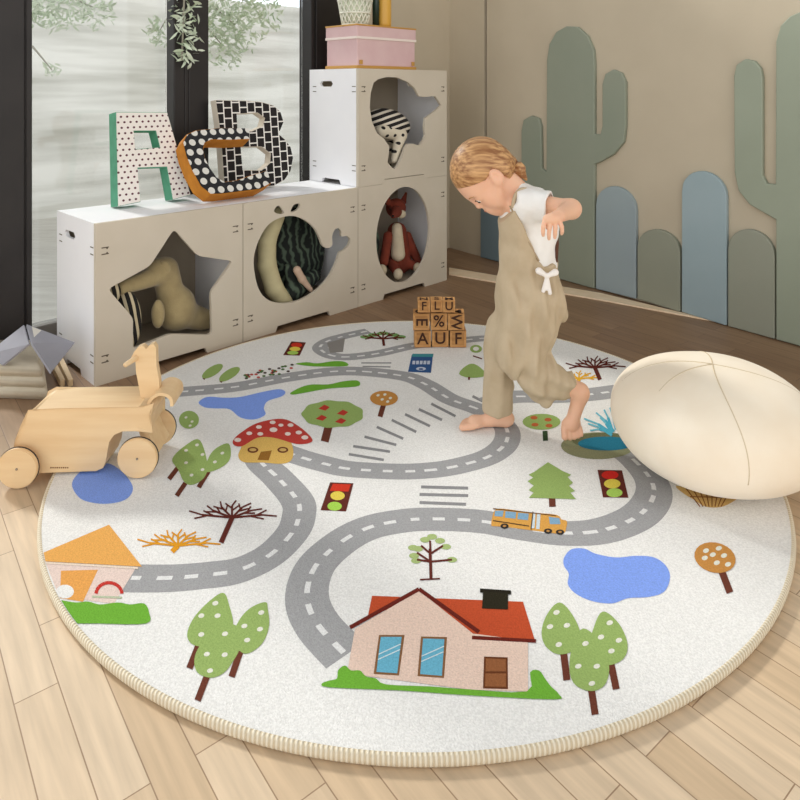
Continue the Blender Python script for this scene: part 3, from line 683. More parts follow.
def letter(name, label, outer, holes, back, lean, th, mf, ms, zrest):
    """front face lies on a plane leaning back; its lowest line stands on zrest"""
    ca, sa = math.cos(lean), math.sin(lean)
    n = (B*ca - Vector((0, 0, sa))).normalized()           # into the letter (back and down)
    upv = (B*sa + Vector((0, 0, ca)))
    p0 = cub(0, back, zrest+th*sa)
    def loc(x, y):
        p = onplane(x, y, p0, n); v = p-p0; return (v.dot(U), v.dot(upv))
    O = [loc(*p) for p in outer]; Hs = [[loc(*p) for p in h] for h in holes]
    dz = min(p[1] for p in O); O = [(a, b_-min(dz, .02) if False else max(b_, 0)) for a, b_ in O]
    M = Matrix(((U.x, n.x, upv.x, p0.x), (U.y, n.y, upv.y, p0.y), (U.z, n.z, upv.z, p0.z), (0, 0, 0, 1)))
    sm = sum(p[0] for p in O)/len(O)
    t = thing(name, label, 'letter cushion', cub(sm, back, zrest), ANG, 'fabric letter cushions on the cubes')
    bm = plate(O, Hs, th-.008, M @ Matrix.Translation((0, .004, 0))); obj('side_band', bm, ms, t)
    # padded faces, slightly proud
    bm = bmesh.new()
    def shrink(L_, d):
        A2 = area2(L_); out = []; nn = len(L_)
        for i in range(nn):
            a = Vector(L_[i-1]); b_ = Vector(L_[i]); c = Vector(L_[(i+1) % nn]); e1 = (b_-a).normalized(); e2 = (c-b_).normalized()
            m_ = Vector((-(e1.y+e2.y), e1.x+e2.x)); m_ = m_.normalized() if m_.length > 1e-6 else Vector((-e1.y, e1.x))
            out.append(tuple(b_+m_*d*(1 if A2 > 0 else -1)))
        return out
    plate(shrink(O, .003), [shrink(h, -.003) for h in Hs], .004, M, bm); obj('front_cloth', bm, mf, t)
    bm = bmesh.new(); plate(shrink(O, .003), [shrink(h, -.003) for h in Hs], .004, M @ Matrix.Translation((0, th-.004, 0)), bm); obj('back_cloth', bm, mf, t)
    return t
M_green = mat('mint_felt', (92, 164, 132), .9, (84, 152, 122), 30, bs=150, bst=.3); M_must = mat('mustard_felt', (196, 128, 40), .9, (182, 116, 34), 30, bs=150, bst=.3)
letter('letter_cushion', 'letter A cushion, white with tiny dark dots and mint green sides', [(116, 112), (167.5, 112), (191, 195), (173, 200), (167, 167), (138, 168), (141, 202), (118, 207)],
       [[(134, 131), (156, 131), (160, 147), (136, 149)]], .215, .16, .07, dotmat('dotted_white_cloth', (238, 232, 226), (92, 44, 56), .024, .2), M_green, HT)
letter('letter_cushion', 'letter B cushion with black squares on white, standing behind the letter C',
       [(216, 100), (248, 100.5), (262.6, 102), (274, 105.4), (281, 112), (284, 122), (279, 134), (285, 139), (291, 147), (293.5, 158), (291, 171), (285, 180), (274, 186), (255, 188), (225, 190), (222, 150), (219, 122)],
       [[(237, 114), (258, 113), (265, 118), (263, 126), (252, 131), (238, 131)], [(241, 147), (262, 147), (271, 154), (270, 163), (262, 170), (243, 170)]], .275, .12, .05, brickmat(), mat('white_piping_cloth', (216, 206, 190), .9), HT)
letter('letter_cushion', 'letter C cushion, black with white spots and mustard sides, leaning in front of the B',
       [(249.6, 128), (250, 139), (230, 140), (212, 139.5), (205, 143), (203.5, 150), (206, 159), (210.5, 168), (217, 177), (225, 181.5), (236, 180), (251, 175), (267.5, 170), (271.5, 183), (261, 189), (248, 193), (235, 196), (222, 197), (211, 194), (201, 186), (192, 170), (186, 155), (183, 142), (187, 134), (196, 130), (220, 127.5)],
       [], .055, .55, .075, dotmat('white_spot_cloth', (34, 34, 38), (222, 220, 214), .042, .34), M_must, HT)

# ------------------------------------------------------------------ cactus panels on the right wall
def wallpanel(label, px, col, c2, out=0.0, th=.022, group='cactus shaped wall panels', smooth=None):
    O = [ws(x, y) for x, y in px]; O = [(a, max(b_, .003)) for a, b_ in O]
    c = sum(p[0] for p in O)/len(O)
    t_loc = R1+RW*c+RN*(out+.005)
    th_ = thing('cactus_panel', label, 'wall panel', t_loc, math.atan2(RW.y, RW.x), group)
    M = MW @ Matrix.Translation((0, -(th+out)-.0005, 0))
    bm = plate(O, [], th, M)
    me = bme(bm); o = link('board', me, mat('painted_board_%d_%d_%d' % col, col, .6, c2, 3, bs=90, bst=.05), th_)
    md = o.modifiers.new('bevel', 'BEVEL'); md.width = .004; md.segments = 2; md.limit_method = 'ANGLE'
    return th_
def arch(x0, x1, ytop, ysh0, ysh1, yb0, yb1, n=12):
    """round-topped panel in pixels on the wall"""
    cx = (x0+x1)/2; pts = [(x0, yb0)]
    for k in range(n+1):
        a = PI-PI*k/n; f = (math.cos(a)+1)/2; base = ysh0+(ysh1-ysh0)*f
        pts.append((cx+(x1-x0)/2*math.cos(a), base-(((ysh0+ysh1)/2-ytop))*math.sin(a)))
    pts.append((x1, yb1)); return pts
cactL = [(549, 288), (549, 206), (536, 201), (526, 190), (524, 172), (524, 130), (526, 120), (534, 115.5), (541, 118), (543.5, 126), (544, 168), (549, 172), (549.5, 60), (552, 44), (559, 32), (569, 26.5), (580, 27), (590, 36), (596, 50), (597, 64), (597, 134), (603, 134), (605, 126), (605, 84), (608, 74), (616, 69.5), (624, 73), (628, 82), (628, 126), (626, 142), (616, 154), (604, 161), (597, 164), (597, 288)]
wallpanel('large sage green cactus panel behind the child, with a short arm on each side', cactL, (146, 152, 136), (140, 148, 132))
wallpanel('blue-grey round-topped panel beside the large cactus behind the child', arch(598.5, 638.5, 186, 205, 211, 288, 298), (154, 168, 172), (148, 162, 168))
wallpanel('short grey-green round-topped panel left of the tall blue-grey one', arch(640, 682.5, 229, 246, 252, 298, 311), (150, 152, 136), (144, 148, 132))
wallpanel('tall blue-grey round-topped panel between the two short green ones', arch(684.5, 729, 171, 190, 197, 311, 325), (158, 176, 182), (150, 170, 176))
wallpanel('short grey-green round-topped panel against the cactus at the right edge', arch(730.5, 777, 229, 248, 256, 325, 338), (152, 154, 140), (146, 150, 134))
cactR = [(778.5, 339), (778.5, 219), (752, 204), (741, 190), (737, 172), (736.5, 76), (739, 65), (748, 59), (757, 61), (763, 68), (765, 78), (765, 175), (769, 183), (778, 184), (778.5, 42), (783, 26), (792, 17), (803, 12), (820, 12), (834, 24), (842, 44), (843, 356)]
wallpanel('large green cactus panel cut off by the right edge of the picture', cactR, (154, 162, 144), (148, 156, 138))
wallpanel('slim blue-grey panel low on the wall in front of the child\'s chest', arch(483, 523, 190, 212, 216, 256.5, 267), (112, 130, 138), (106, 124, 132))

# ------------------------------------------------------------------ things on the top cube
M_pink = mat('pink_card', (218, 188, 188), .6, (212, 178, 180), 8); M_gold = mat('brass_trim', (204, 156, 84), .35, metal=.3)
zt = 2*HT+.0015
bx0 = fs(357, 40, .05)[0]; bx1 = fs(416, 40, .05)[0]; bh = .205
t = thing('storage_box', 'pink lidded storage box with pale bands and brass trim, on top of the highest cube', 'box', cub((bx0+bx1)/2, .17, zt), ANG)
bm = bmesh.new(); box(bm, ((bx0+bx1)/2, .165, zt+.004+bh*.36), (bx1-bx0-.008, .222, bh*.7), MC, .004); obj('box_body', bm, M_pink, t)
bm = bmesh.new(); box(bm, ((bx0+bx1)/2, .165, zt+bh*.86), (bx1-bx0, .23, bh*.27), MC, .004); obj('box_lid', bm, M_pink, t)
bm = bmesh.new(); box(bm, ((bx0+bx1)/2, .165, zt+bh*.71), (bx1-bx0+.003, .233, .012), MC, .001); obj('pale_band', bm, mat('pale_band', (236, 222, 214), .6), t, label='pale band under the lid')
bm = bmesh.new(); box(bm, ((bx0+bx1)/2, .165, zt+.008), (bx1-bx0+.003, .233, .014), MC, .001); obj('base_trim', bm, M_gold, t, label='brass base trim')
bm = bmesh.new(); box(bm, ((bx0+bx1)/2, .165, zt+bh), (bx1-bx0+.003, .233, .008), MC, .001); obj('top_trim', bm, M_gold, t, label='brass top trim')
for k in (.06, .94):
    bm = bmesh.new(); box(bm, (bx0+(bx1-bx0)*k, .048, zt+.03), (.02, .004, .02), MC, .001); obj('corner_cap', bm, M_gold, t)
zt2 = zt+bh+.0045
def lathe(prof, c, seg=28):
    bm = bmesh.new(); R = []
    for r, z in prof: R.append([bm.verts.new((c[0]+r*math.cos(2*PI*k/seg), c[1]+r*math.sin(2*PI*k/seg), c[2]+z)) for k in range(seg)])
    for i in range(len(R)-1):
        for k in range(seg): bm.faces.new((R[i][k], R[i][(k+1) % seg], R[i+1][(k+1) % seg], R[i+1][k]))
    bm.faces.new(R[0][::-1]); bm.faces.new(R[-1]); return bm
pc = cub(bx0+.085, .16, zt2)
t = thing('woven_basket', 'white woven wire basket standing on the pink box', 'basket', pc)
bm = bmesh.new()
for k in range(18):
    for sgn in (1, -1):
        tube(bm, [pc+Vector(((.062+.03*f)*math.cos(2*PI*k/18+sgn*f*1.2), (.062+.03*f)*math.sin(2*PI*k/18+sgn*f*1.2), .004+.17*f)) for f in [i/8 for i in range(9)]], .0035, 5)
for zz in (.004, .06, .12, .174):
    rr = .062+.03*zz/.17; tube(bm, [pc+Vector((rr*math.cos(2*PI*k/24), rr*math.sin(2*PI*k/24), zz)) for k in range(24)], .0045, 6, closed=True)
obj('weave', bm, mat('white_wire', (232, 232, 218), .6), t, smooth=True)
obj('liner', lathe([(.05, .002), (.056, .003), (.083, .165), (.079, .165), (.052, .008)], pc), mat('pale_green_liner', (212, 218, 196), .8), t, smooth=True)
pc = cub(bx0+.205, .14, zt2)
t = thing('bottle', 'dark green slim bottle on the pink box beside the basket', 'bottle', pc)
obj('glass_body', lathe([(.006, 0), (.017, .002), (.018, .15), (.015, .18), (.008, .2), (.008, .25)], pc), mat('dark_green_glass', (34, 54, 46), .2), t, smooth=True)
obj('cap', lathe([(.0085, .245), (.0105, .246), (.0105, .27), (.002, .272)], pc), mat('dark_cap', (24, 28, 26), .5), t, smooth=True)
pc = cub(bx0+.262, .14, zt2)
t = thing('vase', 'mustard yellow cylinder vase on the pink box, right of the green bottle', 'vase', pc)
obj('vase_body', lathe([(.02, 0), (.034, .002), (.036, .02), (.036, .2), (.03, .23), (.026, .24), (.022, .24), (.02, .1)], pc), mat('yellow_glaze', (216, 168, 74), .35), t, smooth=True)

# ------------------------------------------------------------------ soft toys in the cubes
def pt(x, y, back): return np.array(onplane(x, y, A+B*back, NB))
CLIP = [None]
def fmesh(name, fld, m, parent, smooth=True, label=None):
    if CLIP[0]:
        a0_, a1_, z0_ = CLIP[0]; X_, Y_, Z_ = fld.grid(); dx = X_-A.x; dy = Y_-A.y
        al = dx*U.x+dy*U.y; bk = dx*B.x+dy*B.y
        for q_ in (a0_+.020-al, al-a1_+.020, .018-bk, bk-DP+.022, z0_+.003-Z_): fld.V = np.maximum(fld.V, q_)
    return link(name, fld.mesh(name), m, parent, smooth=smooth, label=label)
def ff(pts, m, h): a = np.array(pts); return Field(a.min(0)-m, a.max(0)+m, h)
M_beige = mat('beige_plush', (178, 160, 118), .95, (164, 146, 106), 20, bs=180, bst=.5, sheen=.3)
def striped(name, a, b_, scale, rot):
    m, nt, b = newmat(name); N = nt.nodes; L = nt.links
    t = N.new('ShaderNodeTexCoord'); mp = N.new('ShaderNodeMapping'); mp.inputs['Rotation'].default_value = rot; w = N.new('ShaderNodeTexWave'); w.inputs['Scale'].default_value = scale; w.inputs['Distortion'].default_value = 1.0; w.inputs['Detail Scale'].default_value = .5
    L.new(t.outputs['Object'], mp.inputs[0]); L.new(mp.outputs[0], w.inputs[0]); r = N.new('ShaderNodeValToRGB'); r.color_ramp.interpolation = 'CONSTANT'
    r.color_ramp.elements[0].color = lin(a); r.color_ramp.elements[1].color = lin(b_); r.color_ramp.elements[1].position = .62
    L.new(w.outputs[0], r.inputs[0]); L.new(r.outputs[0], b.inputs['Base Color']); b.inputs['Roughness'].default_value = .9; return m
zf = ZB
CLIP[0] = (0, s1, ZB)
# beige elephant lying in the star cube
b0_ = .13
P = lambda x, y, b_=b0_: pt(x, y, b_)
t = thing('plush_elephant', 'beige plush elephant lying in the star-shaped opening', 'soft toy', cub(s1*.5, .14, zf), ANG)
f = ff([P(112, 290), P(225, 345), P(160, 250), P(160, 345, .24)], .09, .004)
f.ell(P(176, 308), (.075, .075, .085), k=.02); f.cap(P(176, 312), P(216, 323), .055, .036, k=.02)
f.cap(P(165, 270), P(172, 300), .05, .05, k=.02)
f.cap(P(150, 278, .10), P(122, 288, .07), .034, .024, k=.012); f.ell(P(158, 272, .12), (.052, .05, .05), k=.015)
g = f.grid(); f.V = np.maximum(f.V, (zf+.002)-g[2])
fmesh('plush_body', f, M_beige, t)
f = ff([P(158, 316, .06)], .09, .0035); f.ell(P(158, 314, .068), (.024, .022, .052), k=.01); fmesh('arm', f, M_beige, t)
f = ff([P(165, 267, .085)], .09, .0035); f.ell(P(164, 268, .088), (.024, .014, .028), k=.01); fmesh('ear', f, M_beige, t)
for q in ((216, 323, .10),):
    f = ff([P(*q)], .08, .0035); f.ell(P(*q), (.032, .028, .04), k=.01); fmesh('foot', f, M_beige, t)
t = thing('striped_cushion', 'black and cream striped cushion tucked under the plush elephant', 'cushion', cub(.12, .06, zf), ANG)
f = ff([P(112, 290, .05), P(140, 346, .05)], .07, .0035)
f.ell((P(122, 312, .055)+P(132, 330, .055))/2, (.05, .03, .105), k=.01); f.ell(P(112, 292, .05), (.03, .02, .04), k=.02)
g = f.grid(); f.V = np.maximum(f.V, (zf+.002)-g[2]); fmesh('cushion_cover', f, striped('zebra_cloth', (28, 24, 22), (206, 192, 160), 14, (.9, 0, .2)), t)
CLIP[0] = (s1, s2, ZB)
# leafy cushion, cream bolster in the whale cube
b1_ = .12; P = lambda x, y, b_=b1_: pt(x, y, b_)
def leafcloth():
    m, nt, b = newmat('dark_leaf_cloth'); N = nt.nodes; L = nt.links
    t = N.new('ShaderNodeTexCoord'); v = N.new('ShaderNodeTexWave'); v.inputs['Scale'].default_value = 9; v.inputs['Distortion'].default_value = 14; v.inputs['Detail'].default_value = 3
    L.new(t.outputs['Object'], v.inputs[0]); r = N.new('ShaderNodeValToRGB'); r.color_ramp.elements[0].color = lin((20, 26, 24)); r.color_ramp.elements[1].color = lin((84, 100, 84)); r.color_ramp.elements[0].position = .45; r.color_ramp.elements[1].position = .95
    L.new(v.outputs[0], r.inputs[0]); L.new(r.outputs[0], b.inputs['Base Color']); b.inputs['Roughness'].default_value = .85; return m
LC_ = leafcloth()
t = thing('leaf_cushion', 'dark green leaf-print cushion seen through the whale-shaped opening', 'cushion', cub((s1+s2)/2, .2, zf), ANG)
f = ff([P(280, 222, .22), P(335, 300, .22)], .1, .004); f.ell(P(300, 250, .2), (.14, .05, .21), np.array(MC.to_3x3()), k=.02); g = f.grid(); f.V = np.maximum(f.V, (zf+.002)-g[2]); fmesh('cushion_cover', f, LC_, t)
t = thing('plush_crocodile', 'dark green plush toy with a pale limb lying low in the whale-shaped opening', 'soft toy', cub((s1+s2)/2+.08, .1, zf), ANG)
f = ff([P(286, 300, .08), P(320, 262, .08)], .1, .004); f.cap(P(292, 292, .1), P(314, 276, .1), .042, .03, k=.02); f.cap(P(288, 268, .11), P(294, 290, .1), .02, .03, k=.015)
g = f.grid(); f.V = np.maximum(f.V, (zf+.002)-g[2]); fmesh('plush_body', f, LC_, t)
f = ff([P(296, 268, .04), P(312, 290, .04)], .05, .003); f.cap(P(297, 270, .05), P(302, 279, .05), .017, .016, k=.01); f.cap(P(302, 279, .05), P(311, 290, .045), .015, .010, k=.01); fmesh('pale_limb', f, mat('pale_pink_cloth', (206, 178, 156), .9), t, label='pale pink limb')
t = thing('bolster', 'cream bolster standing at the left of the whale-shaped opening', 'cushion', cub(s1+.1, .1, zf), ANG)
f = ff([P(255, 225, .08), P(280, 305, .08)], .08, .004)
q = [P(276, 216, .1), P(267, 240, .08), P(267, 265, .08), P(274, 288, .08), P(284, 303, .08)]
for a, b_ in zip(q, q[1:]): f.cap(a, b_, .038, .038, k=.01)
g = f.grid(); f.V = np.maximum(f.V, (zf+.002)-g[2]); fmesh('bolster_cover', f, mat('cream_cloth', (206, 196, 156), .9, (190, 180, 142), 10, bs=100, bst=.3), t)
# fox
CLIP[0] = (s2, SE, ZB)
b2_ = .15; P = lambda x, y, b_=b2_: pt(x, y, b_)
M_fox = mat('russet_plush', (132, 58, 40), .95, (112, 48, 34), 20, bs=160, bst=.5); M_cream = mat('cream_plush', (212, 198, 172), .95, (198, 184, 158), 20, bs=160, bst=.5)
t = thing('plush_fox', 'russet and cream plush fox sitting in the round opening', 'soft toy', cub((s2+SE)/2, .15, zf), ANG)
f = ff([P(376, 270), P(428, 275), P(398, 196)], .07, .0035)
f.cap(P(397, 232), P(399, 262), .05, .062, k=.02); f.cap(P(407, 236, .14), P(418, 262, .10), .024, .022, k=.012); f.cap(P(388, 236, .14), P(384, 262, .10), .024, .022, k=.012)
f.ell(P(396, 208), (.052, .048, .05), k=.015); f.cap(P(396, 212, .11), P(393, 216, .075), .03, .012, k=.012)
f.cap(P(388, 202), P(386, 193), .018, .006, k=.01); f.cap(P(403, 202), P(406, 193), .018, .006, k=.01)
f.cap(P(404, 262, .11), P(420, 268, .06), .028, .02, k=.012); f.cap(P(393, 264, .12), P(397, 272, .06), .028, .022, k=.012)
g = f.grid(); f.V = np.maximum(f.V, (zf+.002)-g[2]); fmesh('plush_body', f, M_fox, t)
f = ff([P(396, 230, .1), P(396, 268, .1)], .06, .0035); f.cap(P(397, 228, .118), P(398, 254, .10), .026, .036, k=.01); fmesh('belly', f, M_cream, t, label='cream belly')
f = ff([P(398, 216, .08)], .05, .003); f.ell(P(401, 214, .105), (.026, .016, .022), k=.01); fmesh('cheek', f, M_cream, t, label='cream cheek')
for q in ((398, 274, .05), (418, 268, .048), (382, 270, .06)):
    f = ff([P(*q)], .05, .003); f.ell(P(*q), (.024, .026, .027), k=.01); g = f.grid(); f.V = np.maximum(f.V, (zf+.002)-g[2]); fmesh('paw', f, M_cream, t, label='cream paw')
for q in ((390, 209, .085, .004), (398, 207, .10, .004), (393, 216, .062, .006)):
    bm = bmesh.new(); sph(bm, P(*q[:3]), q[3]); obj('bead', bm, mat('black_bead', (16, 14, 14), .2), t, smooth=True)
t = thing('leaf_pouch', 'small dark leaf-print pouch beside the plush fox', 'pouch', cub(s2+.1, .12, zf), ANG)
f = ff([P(373, 235, .1), P(374, 262, .1)], .06, .0035); f.ell(P(373, 243, .12), (.032, .028, .075), k=.01); fmesh('pouch_cloth', f, LC_, t)
t.location = t.location
CLIP[0] = (s2, SE, HT+.001+ZB)
# striped dome and starry leg in the top cube
b3_ = .06; zf3 = HT+.001+ZB; P = lambda x, y, b_=b3_: pt(x, y, b_)
t = thing('plush_tortoise', 'soft toy with striped black and white back and star-dotted legs in the top cube', 'soft toy', cub((s2+SE)/2-.06, .1, zf3), ANG)
f = ff([P(372, 108, .12), P(412, 140, .1)], .1, .004); f.ell(P(388, 124, .115), (.13, .085, .075), np.array(Matrix.Rotation(ANG-.1, 3, 'Z') @ Matrix.Rotation(.25, 3, 'Y')), k=.01)
fmesh('striped_back', f, striped('striped_jersey', (30, 26, 26), (220, 210, 196), 11, (.25, PI/2+.2, 0)), t, label='black and white striped back')
stars = dotmat('star_dotted_cloth', (216, 206, 186), (34, 30, 30), .045, .2)
f = ff([P(378, 132, .08), P(408, 142, .08), P(394, 168, .08)], .06, .0035)
f.cap(P(382, 131, .07), P(400, 134, .06), .034, .034, k=.02); f.cap(P(400, 137, .055), P(394, 160, .045), .032, .018, k=.015); f.cap(P(392, 150, .14), P(392, 166, .15), .05, .05, k=.02)
fmesh('starry_legs', f, stars, t, label='pale star-dotted legs')

CLIP[0] = None
# ------------------------------------------------------------------ ride-on toy
M_ply = mat('birch_plywood', (236, 206, 162), .45, (228, 194, 148), 5, (1, 8, 8)); M_rub = mat('dark_tyre', (52, 40, 34), .7)
pr = at(18, 488, 0); pf = at(138, 478, RZ); pr.z = 0; pf_ = Vector((pf.x, pf.y, 0)); e1 = (pf_-pr).normalized(); e2 = Vector((-e1.y, e1.x, 0))
ra = math.atan2(e1.y, e1.x); O_ = pr+e1*.145+e2*.078
t = thing('ride_on_toy', 'birch plywood push-along animal with four round wheels at the left edge of the rug', 'toy', O_, ra)
def sidepl(x, y, off):
    p = onplane(x, y, pr+e2*off, e2); v = p-pr; return (v.dot(e1), p.z)
MT = Matrix.Translation(pr) @ Matrix.Rotation(ra, 4, 'Z')
oy = .022; ol = [sidepl(x, y, oy) for x, y in [(30, 412), (22, 424), (16, 440), (14, 455), (16, 470), (40, 473), (96, 471), (103, 468), (106, 460), (109, 442), (114, 435), (122, 431.5), (136, 430), (150, 430), (151.5, 415), (151, 406), (140, 405.5), (60, 407), (38, 408)]]
bm = plate(ol, [], .108, MT @ Matrix.Translation((0, oy, 0)))
bmesh.ops.remove_doubles(bm, verts=bm.verts, dist=1e-5)
es = [e for e in bm.edges if all((v.co.z > .125 or (v.co-pr).dot(e1) < .05) for v in e.verts) and abs((e.verts[0].co-e.verts[1].co).normalized().dot(e2)) < .5 and len(e.link_faces) == 2 and e.calc_face_angle(0) > 1]
bmesh.ops.bevel(bm, geom=es, offset=.028, segments=6, affect='EDGES', profile=.5, clamp_overlap=True)
o = obj('body_shell', bm, M_ply, t, smooth=False)
for p in o.data.polygons: p.use_smooth = abs(p.normal.y) < .985 and p.area < .004
def wheel(c, r=.0505, w=.013):
    bm = bmesh.new(); cyl(bm, (0, 0, 0), r-.001, w, 'Y', 40, M=Matrix.Translation(c) @ Matrix.Rotation(ra, 4, 'Z')); 
    bmesh.ops.bevel(bm, geom=[e for e in bm.edges if e.calc_face_angle(0) > 1], offset=.002, segments=2, affect='EDGES')
    o = obj('wheel', bm, M_ply, t)
    for s_ in (1,):
        bm = bmesh.new(); tube(bm, [Vector(c)+e2*.004+(e1*math.cos(a)+Vector((0, 0, 1))*math.sin(a))*(r-.0015) for a in [2*PI*k/40 for k in range(40)]], .0022, 6, closed=True); q = obj('tyre', bm, M_rub, t, smooth=True, label='dark rubber tyre')
        M_ = wmat(t).inverted(); q.parent = o
    bm = bmesh.new(); sph(bm, Vector(c)-e2*(w/2+.0005), (.003, .003, .003)); q = obj('axle_pin', bm, mat('steel_pin', (150, 140, 128), .4, metal=.6), t); q.parent = o
lat = .156
wheel(pr+Vector((0, 0, .0505))+e2*.0); wheel(pr+Vector((0, 0, .0505))+e2*lat)
wheel(Vector((pf.x, pf.y, RZ+.0515))); wheel(Vector((pf.x, pf.y, RZ+.0515))+e2*lat)
for c in (pr+Vector((0, 0, .0505)), Vector((pf.x, pf.y, RZ+.0505))):
    bm = bmesh.new(); tube(bm, [c+e2*.004, c+e2*(lat-.004)], .005, 8); obj('axle', bm, M_ply, t)
om = .066
hd = [sidepl(x, y, om) for x, y in [(141, 400), (138.5, 385), (136, 372), (135.5, 362), (131, 358), (134, 352), (138, 347), (142.5, 345.5), (146, 349), (150, 345), (153.5, 344), (156, 348), (156, 354), (156.5, 366), (159, 380), (159.5, 390), (155, 400)]]
bm = plate(hd, [], .02, MT @ Matrix.Translation((0, om, 0))); bmesh.ops.bevel(bm, geom=[e for e in bm.edges if e.calc_face_angle(0) > .9], offset=.002, segments=2, affect='EDGES'); obj('head_board', bm, M_ply, t)
a = onplane(136, 358, pr+e2*om, e2); bm = bmesh.new(); tube(bm, [a+e2*.055+e1*.01, a-e2*.0, a-e2*.045-e1*.012], [.006, .007, .006], 12); obj('handle_peg', bm, M_ply, t, smooth=True)
pa_ = [sidepl(x, y, .078) for x, y in [(177, 398), (176, 391), (171, 387), (164, 386.5), (157, 391), (153, 399), (152, 412), (153, 425), (158, 436), (163, 444)]]
pa_ = cr(pa_, 5, closed=False); bm = bmesh.new(); w0 = []
for i, (x, z) in enumerate(pa_):
    t_ = Vector((pa_[min(i+1, len(pa_)-1)][0]-pa_[max(i-1, 0)][0], pa_[min(i+1, len(pa_)-1)][1]-pa_[max(i-1, 0)][1])).normalized(); nn = (-t_.y*.004, t_.x*.004)
    w0.append([bm.verts.new(MT @ Vector((x+s_*nn[0], yy, z+s_*nn[1]))) for s_, yy in ((1, .03), (1, .126), (-1, .126), (-1, .03))])
for i in range(len(w0)-1):
    for k in range(4): bm.faces.new((w0[i][k], w0[i][(k+1) % 4], w0[i+1][(k+1) % 4], w0[i+1][k]))
bm.faces.new(w0[0]); bm.faces.new(w0[-1][::-1]); obj('front_fork', bm, M_ply, t, smooth=False)
bm = bmesh.new()
for k in range(9):
    x0, z0 = sidepl(51+k*2.1, 467.6, oy); box(bm, (x0, oy-.0004, z0), (.0028 if k % 3 else .0034, .0006, .0032), MT)
obj('burned_mark', bm, mat('burned_mark', (120, 78, 42), .8), t, label='small burned name mark')

# ------------------------------------------------------------------ the child
KD = 1.955
def K(x, y, dd=0.0): return np.array(atd(x, y, KD+dd))
M_skin = mat('skin', (236, 190, 160), .5, (230, 180, 150), 9, bs=200, bst=.05, spec=.35)
M_skin.node_tree.nodes['Principled BSDF'].inputs['Subsurface Weight'].default_value = .12
M_skin.node_tree.nodes['Principled BSDF'].inputs['Subsurface Radius'].default_value = (.01, .004, .002)
kid = thing('person', 'toddler in a white T-shirt and beige linen overalls walking left, barefoot, head bent down', 'person', (K(510, 400)[0], KD, RZ))
hp = 36*PI/180
fw = Vector((-math.cos(54*PI/180), 0, -math.sin(54*PI/180))); up = Vector((-math.sin(54*PI/180), 0, math.cos(54*PI/180))); lf = Vector((0, -1, 0))
yaw = math.radians(9); fw2 = fw*math.cos(yaw)+lf*math.sin(yaw); lf2 = lf*math.cos(yaw)-fw*math.sin(yaw)
HC = Vector(K(480, 170)); RH = Matrix((fw2, lf2, up)).transposed()      # columns: forward, left, up
def H(f_, l_, u_): return np.array(HC+RH @ Vector((f_, l_, u_)))
RHn = np.array(RH)
f = Field((K(440, 0)[0], KD-.34, RZ+.0005), (K(606, 0)[0], KD+.16, .90), .0028)
# head
f.ell(H(-.002, 0, .004), (.086, .073, .080), RHn, k=.012)
f.ell(H(.026, 0, -.050), (.052, .054, .062), RHn, k=.02)
f.ell(H(.045, .030, -.062), (.028, .024, .028), RHn, k=.016); f.ell(H(.045, -.030, -.062), (.028, .024, .028), RHn, k=.016)
f.ell(H(.060, 0, -.018), (.026, .045, .03), RHn, k=.02)
f.cap(H(.077, 0, -.030), H(.084, 0, -.052), .006, .0075, k=.012); f.ell(H(.085, 0, -.056), (.0078, .0105, .0065), RHn, k=.006)
f.ell(H(.0775, .0, -.079), (.008, .016, .004), RHn, k=.006); f.ell(H(.075, 0, -.087), (.008, .013, .0045), RHn, k=.006)
f.cap(H(.086, -.014, -.083), H(.086, .014, -.083), .0022, k=.002, cut=True)
f.ell(H(.060, 0, -.104), (.020, .022, .016), RHn, k=.018)
f.ell(H(.036, 0, -.086), (.040, .045, .030), RHn, k=.02); f.cap(H(.070, -.006, -.070), H(.070, .006, -.070), .012, .012, k=.010)
for s_ in (1, -1):
    f.ell(H(.083, s_*.030, -.036), (.012, .015, .010), RHn, k=.01, cut=True)
    f.ell(H(.0665, s_*.029, -.037), (.013, .014, .012), RHn, k=.005)
    f.ell(H(-.004, s_*.0745, -.034), (.0165, .010, .024), RHn, k=.002); f.ell(H(.001, s_*.086, -.032), (.009, .008, .015), RHn, k=.003, cut=True)
    f.cap(H(.008, s_*.066, -.045), H(.045, s_*.042, -.085), .012, .012, k=.02)
# neck and trunk
nb = K(522, 200)
f.cap(H(-.025, 0, -.06), nb, .036, .040, k=.02)
f.cap(K(524, 214), K(529, 262), .056, .062, k=.03); f.cap(K(529, 262), K(531, 306), .066, .070, k=.03)
f.cap(K(522, 207, -.05), K(522, 207, .05), .036, .036, k=.03)
# left arm, reaching back and folded towards the camera
sh = K(530, 204, -.075); el = K(571, 209, -.125); wr = K(559, 216, -.215)
f.cap(sh, el, .029, .025, k=.015); f.cap(el, wr, .0265, .0165, k=.012)
pm = K(552, 218.5, -.232); f.cap(wr, pm, .0145, .0145, k=.008); f.cap(pm+np.array((.012, 0, -.002)), pm+np.array((-.012, 0, -.002)), .0115, .0115, k=.008)
for q, a_, b_, c_ in ((-.0175, (-.006, -.006, -.017), (-.006, -.003, -.031), (-.004, .003, -.041)), (-.0058, (-.002, -.008, -.021), (-.003, -.004, -.038), (-.001, .003, -.050)), (.0058, (.001, -.008, -.020), (.001, -.004, -.036), (.002, .003, -.047)), (.017, (.006, -.006, -.017), (.008, -.003, -.029), (.008, .003, -.037))):
    o_ = pm+np.array((q, 0, -.002)); P3 = [o_]+[o_+np.array(v) for v in (a_, b_, c_)]
    for i in range(3): f.cap(P3[i], P3[i+1], (.0063, .0057, .0052)[i], (.0057, .0052, .0044)[i], k=.001)
